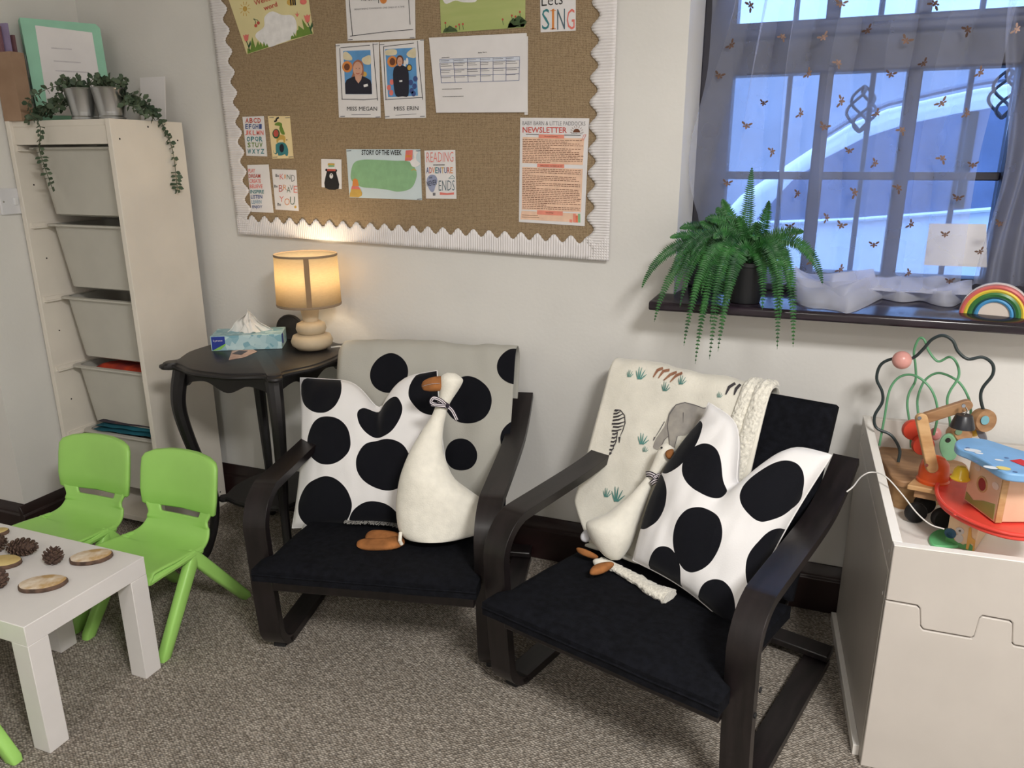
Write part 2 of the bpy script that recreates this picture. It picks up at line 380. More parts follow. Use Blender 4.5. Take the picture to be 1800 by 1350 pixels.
for k in range(3):
    wpart('pane', M_glass, ((xs[2*k], YG-.002, .992), (xs[2*k+1], YG+.002, 1.536)))
    wpart('pane', M_glass, ((xs[2*k], YG-.002, 1.672), (xs[2*k+1], YG+.002, 2.17)))
    wpart('glazing_bar', M_frame, ((xs[2*k], YG-.012, 1.252), (xs[2*k+1], YG+.012, 1.274)), bevel=.003)
sl = MB().slab([(-.40, 2.082, .906), (-.40, 2.082, .928), (-.40, 2.09, .932), (-.40, YG-.03, .932), (-.40, YG-.03, .906)], (1.085, 0, 0))
struct(sl.build('trim_sill', M_sill, bevel=.006, seg=3), 'dark varnished window sill board')

# iron security grille outside, with basket twists
G = thing('security_grille', 'iron security grille with basket twists outside the window', 'grille', (0, 2.62, .9))
M_iron = mat('grey_iron', (70, 76, 92), .6, var=.1)
for px in (1374, 1515, 1682, 1765):
    p = at_y(px, 300, 2.62); q = MB(); q.tube([(p.x, 2.62, .9), (p.x, 2.62, 2.3)], .008, 8); q.build('bar', M_iron, G, world=True)
for zz in (.95, 2.2): MB().span((-.5, 2.612, zz-.012), (.9, 2.628, zz+.012)).build('cross_bar', M_iron, G, world=True)
for px, py in ((1515, 192), (1768, 165)):
    c = at_y(px, py, 2.62)
    for k in range(4):
        q = MB(); pts = []
        for i in range(17):
            t = i/16; a = k*PI/2+t*PI*1.2; r = .042*math.sin(PI*t)**.8
            pts.append(c+Vector((math.cos(a)*r, math.sin(a)*r, (t-.5)*.13)))
        q.tube(pts, .0045, 6); q.build('basket_wire', M_iron, G, world=True)

# outside: ground, low wall, parked car
struct(MB().span((-9, 2.5, -.1), (14, 14, -.0)).build('ground_outside', mat('asphalt', (120, 122, 126), .9, var=.1, bump=.3)))
struct(MB().span((-9, 9, 0), (14, 9.3, 2.45)).build('wall_outside', mat('grey_render', (132, 138, 150), .9, var=.06, vscale=1.5, bump=.2)))
struct(MB().span((-9, 9.6, 0), (14, 9.9, 6.5)).build('wall_opposite', mat('pale_render', (226, 230, 236), .9, var=.03, vscale=1.2, bump=.1)))
YC = 3.9
car = thing('parked_car', 'white car parked outside behind the voile curtain', 'car', (1.0, YC+.8, 0))
M_car = mat('white_car_paint', (214, 218, 226), .22, var=.01); M_cglass = mat('car_window_glass', (92, 108, 138), .12, var=.05); M_tyre = mat('tyre', (25, 25, 27), .8, var=.1)
def cpt(p): v = at_y(p[0], p[1], YC); return (v.x, v.z)
roof = [cpt(p) for p in ((1250, 400), (1300, 345), (1370, 298), (1440, 252), (1500, 215), (1560, 191), (1640, 172), (1720, 155), (1830, 138))]
prof = [(-1.35, .28), (-1.42, .55), (-1.3, .78), (-.6, .93)]+roof+[(2.3, 1.72), (2.65, 1.3), (2.75, .8), (2.7, .3)]
q = MB(); q.slab([(x, YC, z) for x, z in prof], (0, 1.65, 0)); q.build('body', M_car, car, world=True, bevel=.05, seg=3)
gl = [cpt(p) for p in ((1330, 385), (1392, 318), (1450, 278), (1520, 242), (1590, 219), (1680, 200), (1800, 180))]
q = MB(); q.slab([(x, YC-.006, z) for x, z in gl+[(1.9, 1.55), (2.0, 1.12), cpt((1800, 368)), cpt((1500, 390))]], (0, .01, 0)); q.build('side_window', M_cglass, car, world=True)
q = MB(); q.tube([(a[0], YC-.012, a[1]) for a in (cpt((1330, 392)), cpt((1500, 386)), cpt((1650, 375)), cpt((1800, 363)), (2.0, 1.11))], .011, 6); q.build('chrome_strip', mat('car_trim', (225, 232, 245), .2, var=.01), car, world=True)
q = MB(); q.tube([(a[0], YC+.0, a[1]+.02) for a in roof[3:]+[(2.1, 1.74)]], .012, 6); q.build('roof_rail', mat('car_rail', (96, 104, 124), .4, var=.03), car, world=True)
q = MB(); q.span((cpt((1690, 300))[0]-.02, YC-.012, 1.1), (cpt((1690, 300))[0]+.03, YC-.004, 1.5)); q.build('door_pillar', M_tyre, car, world=True)
for x in (-.75, 2.05):
    q = MB(); q.lathe([(.02, -.1), (.24, -.1), (.31, -.07), (.31, .07), (.24, .1), (.02, .1)], (x, YC+.09, .31), 28, Matrix.Rotation(PI/2, 3, 'X')); q.build('wheel', M_tyre, car, world=True)

# ------------------------------------------------------------------ bulletin board
YB = YW-.014
P = lambda x, y, l=0: at_y(x, y, YB-.0012-.0006*l)
bl, br, tr, tl = (at_y(425, 410, YB), at_y(1073, 457, YB), at_y(1090, 0, YB), at_y(372, 0, YB))
ZT = 2.12
bx0, bx1 = -1.905, -.548
BD = thing('bulletin_board', 'hessian covered notice board with white scalloped corrugated border', 'notice board', ((bx0+bx1)/2, YB, 1.04))
q = MB(); q.slab([(bx0+.02, YB, 1.075), (bx1-.02, YB, 1.04), (bx1-.02, YB, ZT), (bx0+.0, YB, ZT)], (0, .013, 0)); q.build('hessian_backing', M_hess, BD, world=True)
def border(name, A, B, inward, wid, pitch, vertical):
    A = Vector(A); B = Vector(B); L = (B-A).length; inn = Vector(inward); n = int(L/.0016)
    m = MB(); nv = 5
    def fn(u, v):
        s = u*L; sc = wid*(.84 + .16*math.sin(2*PI*s/pitch))
        p = A.lerp(B, u)+inn*(v*sc)
        p.y = YB-.004-.0016*math.sin(2*PI*s/.0078) - .004*math.sin(PI*v)*0
        return p
    m.grid(fn, n, nv); return m.build(name, M_border, BD, world=True, solid=.001)
border('border_strip', (bx1, 0, ZT), (bx1, 0, 1.022), (-1, 0, 0), .070, .064, True)
border('border_strip', (bx0-.022, 0, ZT), (bx0+.008, 0, 1.06), (1, 0, .0), .068, .064, True)
border('border_strip', (bx0+.008, 0, 1.058), (bx1, 0, 1.021), (0, 0, 1), .068, .053, False)

def text_polys(s, bold=0):
    cu = bpy.data.curves.new('lettering', 'FONT'); cu.body = s; cu.resolution_u = 2; cu.offset = bold; cu.fill_mode = 'FRONT'
    o = bpy.data.objects.new('lettering_source', cu); COL.objects.link(o); bpy.context.view_layer.update()
    me = bpy.data.meshes.new_from_object(o.evaluated_get(bpy.context.evaluated_depsgraph_get()))
    vs = [(v.co.x, v.co.y) for v in me.vertices]; fs = [tuple(p.vertices) for p in me.polygons]
    bpy.data.objects.remove(o); bpy.data.curves.remove(cu); bpy.data.meshes.remove(me)
    if not vs: return [], []
    x0 = min(v[0] for v in vs); x1 = max(v[0] for v in vs); y0 = min(v[1] for v in vs); y1 = max(v[1] for v in vs)
    return [((v[0]-x0)/(x1-x0), (v[1]-y0)/max(1e-6, y1-y0)) for v in vs], fs

class Sheet:
    """a paper on the board; prints lie on it in thin layers"""
    def __init__(s, name, label, quad, m=None, cat='poster', group='papers pinned to the notice board', off=0, th=.001):
        s.off = off; s.quad = quad
        c = [s.pt(p) for p in quad]; base = min(c, key=lambda p: p.z)
        s.o = thing(name, label, cat, ((c[0].x+c[1].x)/2, YB-.002-off, base.z), group=group)
        q = MB(); q.slab(c, (0, th, 0)); q.build('sheet', m or M_paper, s.o, world=True)
    def pt(s, p, l=0): return at_y(p[0], p[1], YB-.0022-s.off-.0005*l)
    def poly(s, name, pts, m, l=1):
        q = MB(); q.slab([s.pt(p, l) for p in pts], (0, .0003, 0)); return q.build(name, m, s.o, world=True, smooth=0)
    def polys(s, name, lists, m, l=1):
        q = MB()
        for pts in lists: q.slab([s.pt(p, l) for p in pts], (0, .0003, 0))
        return q.build(name, m, s.o, world=True, smooth=0, kind='stuff' if len(lists) > 2 else None)
    def ell(s, name, c, rx, ry, m, l=1, n=20, rot=0):
        return s.poly(name, ellipse(c, rx, ry, n, rot), m, l)
    def line(s, name, pts, wd, m, l=1):
        q = MB(); seg = [Vector((a[0], a[1])) for a in pts]
        for a, b2 in zip(seg[:-1], seg[1:]):
            d = (b2-a); nn = Vector((-d.y, d.x)).normalized()*wd/2
            q.slab([s.pt(p, l) for p in (a+nn, b2+nn, b2-nn, a-nn)], (0, .0003, 0))
        return q.build(name, m, s.o, world=True, smooth=0, kind='stuff' if len(pts) > 3 else None)
    def text(s, body, blp, brp, h, m, l=2, bold=0, lean=0, name='lettering'):
        vs, fs = text_polys(body, bold)
        if not vs: return
        pts = [s.pt((blp[0]+(brp[0]-blp[0])*u+lean*v*h, blp[1]+(brp[1]-blp[1])*u-h*v), l) for u, v in vs]
        q = MB(); q.add(pts, fs); o = q.build(name, m, s.o, world=True, smooth=0, kind='stuff', fix=False); return o
    def scribble(s, name, x0, y0, x1, y1, m, hgt=2.2, l=2, seed=0, end=1.0):
        """a line of small print, too small to read: word-length dashes"""
        rnd = random.Random(seed); q = MB(); x = 0; L = end
        while x < L:
            wl = rnd.uniform(.02, .07)
            a = x; b2 = min(L, x+wl)
            A = (x0+(x1-x0)*a, y0+(y1-y0)*a); B = (x0+(x1-x0)*b2, y0+(y1-y0)*b2)
            q.slab([s.pt(p, l) for p in (A, B, (B[0], B[1]-hgt*.5), (A[0], A[1]-hgt*.5))], (0, .0003, 0)); x = b2+.012
        return q.build(name, m, s.o, world=True, smooth=0, kind='stuff')
    def staples(s, where):
        for (x, y) in where:
            q = MB(); q.slab([s.pt(p, 4) for p in ((x-4, y+.7), (x+4, y+.2), (x+4, y-.7), (x-4, y-.2))], (0, .0006, 0)); q.build('staple', M_iron, s.o, world=True)
def ellipse(c, rx, ry, n=20, rot=0):
    return [(c[0]+rx*math.cos(2*PI*i/n)*math.cos(rot)-ry*math.sin(2*PI*i/n)*math.sin(rot), c[1]+rx*math.cos(2*PI*i/n)*math.sin(rot)+ry*math.sin(2*PI*i/n)*math.cos(rot)) for i in range(n)]
def Z(ox, oy, k): return lambda x, y: (ox+x/k, oy+y/k)
I_red = ink('coral', (190, 84, 70)); I_pink = ink('pink', (226, 122, 112)); I_green = ink('grass', (110, 140, 58)); I_dgreen = ink('leaf', (52, 92, 60))
I_yel = ink('ochre', (206, 168, 84)); I_blue = ink('blue', (66, 84, 140)); I_teal = ink('teal', (58, 128, 134)); I_grey = ink('grey', (120, 118, 124)); I_purple = ink('purple', (120, 70, 130)); I_org = ink('orange', (220, 140, 72))
I_brown = ink('brown', (110, 66, 44)); I_skin = ink('skin', (214, 164, 140)); I_navy = ink('navy', (34, 34, 48)); I_sky = ink('sky', (96, 154, 208)); I_cloud = ink('cloud', (222, 210, 178)); I_sage = ink('sage', (140, 184, 140)); I_white = ink('white', (236, 234, 234))

# welcome poster
z = Z(400, 0, 10)
s = Sheet('welcome_poster', 'yellow welcome poster with tulips and grass, pinned askew at the top left', [z(340, 955), z(1508, 592), (537, -40), (400, -6)], mat('cream_yellow_paper', (226, 214, 162), .75, var=.02))
s.poly('white_blob', loop2d([z(*p) for p in ((720, 825), (520, 690), (500, 590), (640, 470), (650, 300), (780, 200), (960, 262), (1130, 270), (1205, 380), (1205, 560), (1110, 690), (900, 770))], 5), I_white)
s.poly('grass_tuft', [z(*p) for p in ((350, 945), (350, 850), (405, 870), (430, 650), (490, 840), (535, 720), (560, 800), (575, 735), (620, 830), (635, 730), (670, 815), (690, 760), (720, 825))], I_green, 2)
s.poly('grass_tuft', [z(*p) for p in ((1110, 695), (1115, 640), (1140, 620), (1170, 650), (1155, 565), (1205, 640), (1215, 540), (1245, 520), (1245, 450), (1345, 525), (1305, 330), (1400, 470), (1450, 480), (1500, 590))], I_green, 2)
for a in ((z(320, 660), 1), (z(1395, 320), 1.15)):
    (cx, cy), k = a
    s.poly('tulip', [(cx-5*k, cy-5*k), (cx-2*k, cy-3*k), (cx, cy-6*k), (cx+2*k, cy-4*k), (cx+5*k, cy-6*k), (cx+4*k, cy+4*k), (cx+1*k, cy+8*k), (cx-2*k, cy+5*k)], I_pink, 3)
    s.line('stem', [(cx+1*k, cy+6*k), (cx+4.5*k, cy+15*k), (cx+7*k, cy+24*k)], 1.3, I_dgreen, 3)
    s.poly('leaf', [(cx+4*k, cy+16*k), (cx+8*k, cy+5*k), (cx+9*k, cy+12*k), (cx+5.5*k, cy+19*k)], I_dgreen, 3)
s.ell('sun', z(305, 155), 3.8, 4.8, I_yel)
for i in range(10):
    a = 2*PI*i/10; c = z(305, 155); s.line('sun_ray', [(c[0]+5.5*math.cos(a), c[1]+7*math.sin(a)), (c[0]+9.5*math.cos(a), c[1]+13*math.sin(a))], 1, I_yel)
for c in ((495, 450), (540, 403)): s.ell('cherry', z(*c), 2.6, 3, I_red, 2)
s.line('cherry_stalk', [z(490, 420), z(490, 370), z(455, 330), z(520, 350), z(540, 375)], .9, I_dgreen, 2)
s.text('Welcome', z(480, 100), z(905, -45), 9, I_red, bold=.01, lean=-.25); s.text('word', z(645, 190), z(880, 110), 8.5, I_red, bold=.02, lean=-.25)
s.ell('bee_body', z(1115, 40), 7.5, 6, I_yel, 2)
for x in (1110, 1150, 1185): s.poly('bee_stripe', [z(x-14, -15), z(x+8, -18), z(x+16, 88), z(x-6, 95)], M_ink, 3)
s.ell('red_flower', z(1330, 30), 6, 5, I_pink, 2); s.poly('pink_sprig', [z(1225, 300), z(1180, 235), z(1215, 255), z(1220, 195), z(1232, 255), z(1262, 232)], I_pink, 2)

# sheet with hand-drawn frame and motto
z = Z(590, 0, 6.137)
s = Sheet('motto_sheet', 'white sheet with a drawn black frame above the two photo cards', [z(130, 443), z(860, 415), (729, -60), (604, -60)])
s.line('drawn_frame', [z(140, -100), z(150, 60), z(183, 390)], 1.1, M_ink); s.line('drawn_frame', [z(155, 390), z(520, 345), z(835, 318)], 1.1, M_ink); s.line('drawn_frame', [z(785, -60), z(803, 265)], 1, M_ink)
s.text('BRIGHTENING TOMORROW, ONE CHILD AT A TIME.', z(203, 112), z(745, 82), 3.2, I_grey)
s.text('The Co', z(265, 12), z(395, 4), 8, M_ink); s.scribble('blurred_print', *z(400, 2), *z(452, -2), I_blue, 4, seed=9); s.line('letter_tail', [z(462, -20), z(464, 35)], 1, M_ink); s.ell('orange_dot', z(515, -3), 6, 7, I_org, 2)
s.staples([z(158, 428), z(825, 407)])

# photo cards
def photo_card(name, label, quad, frame, ph, title, tl, tr, under, people, st):
    s = Sheet(name, label, quad, off=.0008)
    for f in frame: s.line('drawn_frame', f, 1.0, M_ink)
    s.poly('photo_print', ph, I_sky, 1)
    people(s)
    s.text(title, tl, tr, 7.2, M_ink); s.line('underline', under, .7, I_grey); s.staples(st)
z = Z(590, 0, 6.137)
def megan(s):
    s.poly('cloud', loop2d([z(*p) for p in ((86, 570), (120, 560), (172, 610), (170, 650), (90, 640))], 4), I_cloud, 2); s.poly('cloud', loop2d([z(*p) for p in ((280, 640), (330, 605), (374, 600), (376, 690), (310, 690))], 4), I_cloud, 2)
    s.ell('sunflower', z(125, 720), 9, 10, I_org, 2); s.ell('flower_centre', z(122, 722), 5, 6, I_brown, 3)
    s.ell('bee_print', z(312, 800), 4, 4.5, I_yel, 2)
    s.poly('hair', loop2d([z(*p) for p in ((150, 880), (185, 790), (185, 690), (235, 645), (285, 670), (300, 740), (292, 820), (200, 830))], 4), ink('auburn', (170, 110, 80)), 3)
    s.poly('dark_top', [z(*p) for p in ((106, 1014), (102, 900), (120, 860), (175, 832), (210, 822), (282, 820), (330, 838), (375, 866), (387, 910), (391, 1014))], I_navy, 4)
    s.poly('neck', [z(*p) for p in ((205, 810), (285, 810), (275, 860), (245, 900), (215, 860))], I_skin, 5)
    s.ell('face', z(238, 745), 8.2, 13, I_skin, 6); s.line('smile', [z(220, 790), z(238, 798), z(256, 790)], 1, I_red, 7)
    for x in (222, 256): s.ell('eye', z(x, 738), .8, .6, M_ink, 7, 8)
    s.poly('name_badge', [z(300, 915), z(345, 903), z(350, 930), z(305, 940)], I_white, 6)
photo_card('photo_card', 'white card with portrait of a person in dark polo, left of the pair', [z(36, 1268), z(486, 1270), z(466, 453), z(0, 472)],
    [[z(45, 520), z(50, 700), z(70, 1075)], [z(52, 515), z(370, 487)], [z(402, 470), z(452, 1085)], [z(65, 1070), z(300, 1076), z(455, 1065)]],
    [z(106, 1016), z(392, 1016), z(374, 540), z(82, 550)], 'MISS MEGAN', z(122, 1195), z(446, 1195), [z(170, 1238), z(378, 1236)], megan, [z(18, 492), z(430, 475), z(75, 1255), z(455, 1262)])
def erin(s):
    s.poly('cloud', loop2d([z(*p) for p in ((540, 545), (600, 530), (655, 540), (650, 590), (545, 595))], 4), I_cloud, 2); s.poly('cloud', loop2d([z(*p) for p in ((765, 580), (810, 535), (858, 522), (860, 620), (790, 615))], 4), I_cloud, 2)
    s.ell('sunflower', z(612, 665), 9, 10, I_org, 2); s.ell('flower_centre', z(612, 665), 5, 6.5, I_brown, 3)
    s.ell('bee_print', z(793, 730), 5, 6, M_ink, 2); s.ell('bee_stripe', z(795, 730), 3.6, 4.4, I_yel, 3)
    for x, y in ((770, 660), (745, 685)): s.ell('bee_wing', z(x, y), 2.2, 6, I_white, 3)
    for x, y in ((605, 885), (575, 945), (600, 1000)): s.ell('pink_tulip', z(x, y), 3.6, 5, I_pink, 2)
    for x, y in ((820, 980), (850, 930), (840, 1010), (810, 890), (860, 850)): s.ell('blue_flower', z(x, y), 4, 5, I_blue, 2)
    s.poly('dark_clothes', loop2d([z(*p) for p in ((652, 1036), (625, 920), (622, 760), (660, 710), (735, 710), (782, 760), (790, 900), (782, 1034), (720, 1038))], 3), I_navy, 4)
    s.poly('hair', loop2d([z(*p) for p in ((655, 690), (660, 620), (692, 595), (725, 620), (730, 690), (692, 670))], 4), I_brown, 5)
    s.ell('face', z(692, 665), 4.6, 8.2, I_skin, 6); s.poly('name_badge', [z(686, 868), z(718, 864), z(719, 882), z(688, 885)], I_white, 6)
    for x in (682, 702): s.ell('eye', z(x, 660), .6, .5, M_ink, 7, 8)
    s.line('smile', [z(683, 692), z(693, 697), z(703, 692)], .8, I_red, 7)
photo_card('photo_card', 'white card with full-length photo of a person in black, right of the pair', [z(534, 1280), z(974, 1272), z(948, 426), z(474, 455)],
    [[z(518, 500), z(522, 700), z(542, 1075)], [z(522, 502), z(845, 465)], [z(882, 440), z(900, 700), z(940, 1075)], [z(535, 1075), z(940, 1050)]],
    [z(566, 1048), z(888, 1032), z(858, 514), z(534, 530)], 'MISS ERIN', z(630, 1195), z(893, 1188), [z(645, 1243), z(870, 1230)], erin, [z(500, 480), z(935, 432), z(555, 1258), z(935, 1255)])

# meadow poster, timetable, lets sing
z = Z(745, 0, 6.207)
s = Sheet('meadow_poster', 'green watercolour meadow poster at the top of the board', [z(190, 362), z(1104, 297), (924, -50), (771, -50)], mat('meadow_print', (190, 196, 132), .75, rgb2=(160, 178, 104), vscale=7, stretch=(.3, 1, 2)))
s.poly('white_cloud_print', loop2d([(778, -20), (820, -25), (838, 1), (815, 4), (800, 1), (782, 6)], 4), I_white, 1)
for cx, cy, r in ((290, 335, 9), (250, 345, 7), (330, 345, 7), (1045, 250, 13), (990, 270, 12), (1080, 255, 9), (950, 280, 6)):
    c = z(cx, cy); s.poly('bush_print', [(c[0]-r, 57.5-(c[0]-r-775)*.072), (c[0]-r*.7, c[1]-r*.5), (c[0]-r*.2, c[1]-r), (c[0]+r*.3, c[1]-r*.8), (c[0]+r*.8, c[1]-r*.3), (min(c[0]+r*.9, 921), 57.5-(min(c[0]+r*.9, 921)-775)*.072)], ink('bush', (70, 92, 56)), 1)
for cx, cy in ((350, 290), (385, 268), (425, 262), (235, 250), (960, 170), (1000, 180), (1048, 130), (860, 212)):
    s.ell('flower_print', z(cx, cy), 1.7, 2, I_red, 2, 8); s.line('flower_stalk', [z(cx, cy+10), z(cx+6, cy+60)], .7, I_dgreen, 1)
s = Sheet('timetable_sheet', 'crumpled white weekly timetable sheet with handwriting', [z(135, 1230), z(1135, 1225), z(1122, 360), z(55, 412)], off=.003)
s2 = Sheet('under_sheet', 'white sheet peeking out behind the timetable', [z(1098, 1252), z(1134, 1252), z(1136, 395), z(1100, 400)])
for y0_, y1_ in ((648, 617), (688, 655), (757, 738), (830, 805), (905, 878)): s.line('table_rule', [z(172+(y0_-648)*.08, y0_), z(1045-(y0_-648)*.02, y1_)], .7, I_blue)
for x0_, x1_ in ((172, 192), (322, 342), (474, 484), (616, 618), (756, 756), (898, 896), (1046, 1038)): s.line('table_rule', [z(x0_, 648-(x0_-172)*.036), z(x1_, 905-(x1_-190)*.03)], .7, I_blue)
s.poly('header_tint', [z(172, 688), z(1045, 655), z(1046, 617), z(172, 648)], ink('tint', (214, 220, 234)), 1)
s.text('Baby Barn', z(592, 585), z(687, 578), 2.6, M_ink)
rr = random.Random(3)
for r_, (ya, yb) in enumerate(((668, 660), (705, 690), (725, 712), (775, 760), (795, 782), (850, 840))):
    for c_ in range(6):
        if r_ == 5 and c_ == 4: continue
        xa = 185+c_*143; dy = -c_*6; s.scribble('handwriting', *z(xa, ya+dy), *z(xa+rr.uniform(80, 125), ya+dy-4), I_grey, 1.7, seed=r_*9+c_)
s.scribble('small_print', *z(200, 975), *z(415, 970), M_ink, 1.6, seed=71); s.scribble('small_print', *z(205, 1058), *z(432, 1052), M_ink, 1.6, seed=72); s.scribble('handwriting', *z(195, 635), *z(280, 628), I_grey, 2.4, seed=73)
s = Sheet('singing_card', 'white card reading lets sing at the upper right', [z(1274, 353), z(1657, 333), (1012, -30), (949, -30)])
s.text('Lets', z(1285, 68), z(1515, 45), 22, M_ink, bold=-.01)
for ch, xa, xb, m in (('S', 1290, 1370, I_teal), ('I', 1398, 1422, I_org), ('N', 1455, 1540, ink('slate', (86, 108, 120))), ('G', 1560, 1645, I_pink)): s.text(ch, z(xa, 325), z(xb, 318), 36, m, bold=-.005)

for y_ in (112, 312): s.poly('letter_serif', [z(1380, y_+8), z(1440, y_+5), z(1440, y_-4), z(1380, y_-1)], I_org, 2)

# four small cards at the lower left
z = Z(410, 195, 7.105)
s = Sheet('alphabet_card', 'small white card of colourful alphabet letters', [z(165, 560), z(424, 568), z(380, 64), z(114, 74)])
cols = [I_red, I_purple, I_green, I_org, I_blue, I_pink, I_teal, I_dgreen]
k = 0
for row, (y_, xa, xb) in zip(('ABCD', 'EFGHI', 'JKLMN', 'OPQR', 'STUV', 'WXYZ'), ((150, 150, 350), (225, 148, 362), (303, 142, 385), (382, 165, 372), (455, 175, 372), (535, 175, 395))):
    n = len(row)
    for i, ch in enumerate(row):
        w_ = (xb-xa)/n; s.text(ch, z(xa+i*w_+3, y_), z(xa+(i+1)*w_-7, y_), 8.6, cols[(k*5+i*3) % 8], bold=.02); k += 1
s = Sheet('animal_card', 'small cream card of a stacked elephant, lion and crocodile', [z(490, 595), z(752, 592), z(706, 64), z(432, 66)], mat('cream_card', (240, 218, 168), .75, var=.02))
s.poly('elephant_print', loop2d([z(*p) for p in ((500, 490), (510, 530), (535, 530), (530, 420), (590, 392), (650, 405), (685, 480), (680, 558), (655, 558), (645, 540), (610, 555), (585, 558), (562, 555), (555, 520), (535, 545), (505, 520))], 2), I_teal, 1)
s.ell('elephant_ear', z(605, 465), 4, 7.5, I_navy, 2); s.poly('lion_print', loop2d([z(*p) for p in ((540, 390), (545, 330), (570, 300), (630, 305), (652, 340), (645, 395), (630, 395), (620, 360), (570, 365), (556, 395))], 2), I_yel, 1)
s.ell('lion_mane', z(535, 285), 6.4, 8.4, I_dgreen, 2); s.ell('lion_face', z(533, 280), 4.4, 6.4, I_red, 3); s.ell('tail_tuft', z(668, 362), 1, 1, M_ink, 1)
s.poly('crocodile_print', loop2d([z(*p) for p in ((520, 160), (560, 140), (605, 155), (612, 200), (645, 290), (600, 285), (575, 220), (580, 190), (525, 180))], 3), I_green, 1)
s.line('bird_print', [z(510, 130), z(535, 130), z(540, 95), z(570, 82)], 3, M_ink, 1); s.staples([z(478, 82), z(678, 85), z(522, 577), z(718, 575)])
s = Sheet('words_card', 'tall white card listing play, dream, create in colours', [z(226, 1262), z(502, 1272), z(440, 668), z(176, 676)])
for w_, xa, xb, y_, m in (('PLAY', 188, 272, 770, I_pink), ('DREAM', 192, 338, 836, I_red), ('CREATE', 202, 345, 900, I_pink), ('BELIEVE', 205, 365, 966, I_pink), ('INSPIRE', 212, 382, 1033, I_teal), ('LISTEN', 220, 362, 1095, I_blue), ('LEARN', 230, 352, 1158, ink('pale_blue', (140, 170, 190))), ('ENJOY', 238, 362, 1226, I_blue)): s.text(w_, z(xa, y_), z(xb, y_), 6.6, m, bold=.015)
s = Sheet('kindness_card', 'small white card reading be kind, be brave, be you', [z(528, 1232), z(818, 1250), z(785, 736), z(482, 728)])
for w_, xa, y_, h_, m in (('K', 582, 855, 9.5, I_pink), ('I', 640, 845, 7, I_org), ('N', 668, 855, 8.5, I_dgreen), ('D', 725, 882, 11.5, I_grey), ('B', 570, 1010, 12, I_red), ('R', 622, 990, 9.5, I_org), ('A', 668, 1020, 10, I_dgreen), ('V', 705, 990, 9.5, I_grey), ('E', 755, 1022, 12, I_pink)): s.text(w_, z(xa, y_), z(xa+(12 if w_ == 'I' else 46), y_), h_, m, bold=-.012)
s.text('Y', z(575, 1135), z(632, 1135), 10, I_pink, bold=-.012); s.text('O', z(640, 1178), z(705, 1178), 12, I_org, bold=-.012); s.text('U', z(710, 1172), z(768, 1172), 14, I_dgreen, bold=-.012)
for xa, y_ in ((528, 825), (512, 958), (553, 1185)): s.text('Be', z(xa, y_), z(xa+42, y_), 5, M_ink)
s.ell('gold_star', z(776, 1200), 2, 2.4, I_yel)
s = Sheet('bear_card', 'small white card of a black bear balancing books', [z(1104, 952), z(1354, 976), z(1350, 606), z(1098, 598)])
s.poly('bear_print', loop2d([z(*p) for p in ((1145, 958), (1165, 770), (1185, 750), (1275, 755), (1290, 790), (1318, 968))], 3), M_ink, 1)
for c in ((1163, 738), (1283, 745)): s.ell('bear_ear', z(*c), 1.9, 2.3, M_ink, 1)
s.ell('bear_muzzle', z(1224, 812), 3.1, 4.6, I_white, 2); s.ell('bear_nose', z(1224, 798), 1.2, 1, M_ink, 3)
for y_, xa, xb, m in ((740, 1172, 1278, I_red), (712, 1178, 1268, I_white), (690, 1185, 1262, I_sage), (668, 1178, 1265, I_yel)): s.poly('book_print', [z(xa, y_+12), z(xb, y_+12), z(xb, y_-12), z(xa+6, y_-14)], m, 2)

# story of the week
z = Z(555, 250, 6.923)
s = Sheet('story_sheet', 'pale blue sheet with green blob titled story of the week', [z(410, 672), z(1293, 704), z(1272, 86), z(370, 84)], mat('pale_blue_paper', (206, 220, 226), .75, var=.02))
s.poly('green_blob', loop2d([z(*p) for p in ((425, 400), (460, 260), (560, 215), (760, 215), (960, 225), (1130, 235), (1215, 330), (1225, 430), (1160, 560), (1010, 602), (880, 580), (720, 560), (560, 545), (450, 480))], 5), I_sage, 1)
s.text('STORY OF THE WEEK', z(558, 155), z(1045, 158), 9, M_ink, bold=.015)
for nm, pts, m in (('book_stack_print', ((410, 665), (415, 620), (425, 600), (430, 570), (545, 575), (565, 620), (560, 650), (520, 672)), I_yel), ('pink_book_print', ((430, 570), (440, 535), (520, 540), (545, 575)), I_pink), ('fox_print', ((445, 535), (452, 455), (480, 440), (510, 460), (525, 535)), I_org)): s.poly(nm, [z(*p) for p in pts], m, 2)
s.poly('book_pile_print', [z(*p) for p in ((1085, 225), (1095, 100), (1180, 95), (1175, 225))], I_pink, 2); s.poly('book_band_print', [z(*p) for p in ((1092, 155), (1165, 155), (1165, 185), (1090, 185))], I_org, 3)
s.poly('goose_print', loop2d([z(*p) for p in ((1150, 230), (1170, 290), (1220, 302), (1270, 262), (1225, 215), (1225, 150), (1245, 125), (1205, 95), (1185, 130), (1200, 190))], 3), I_white, 3)
s.line('goose_feet_print', [z(1165, 345), z(1190, 325), z(1225, 345)], 1.2, I_yel, 2); s.staples([z(402, 104), z(1245, 104), z(1262, 692)])
s = Sheet('reading_card', 'white card reading reading is an adventure that never ends', [z(1343, 685), z(1712, 690), z(1696, 94), z(1322, 102)])
s.text('READING', z(1348, 245), z(1675, 238), 17.5, I_pink, bold=-.012); s.scribble('small_print', *z(1430, 282), *z(1570, 280), M_ink, 3, seed=5)
for i, ch in enumerate('ADVENTURE'): s.text(ch, z(1345+i*36.5, 378), z(1345+i*36.5+31, 378), 10.5, [I_blue, I_red, I_org, I_teal, I_blue, I_yel, I_blue, I_red, I_org][i], bold=.01)
s.text('ENDS', z(1497, 590), z(1690, 588), 18, ink('slate', (86, 108, 120)), bold=-.01)
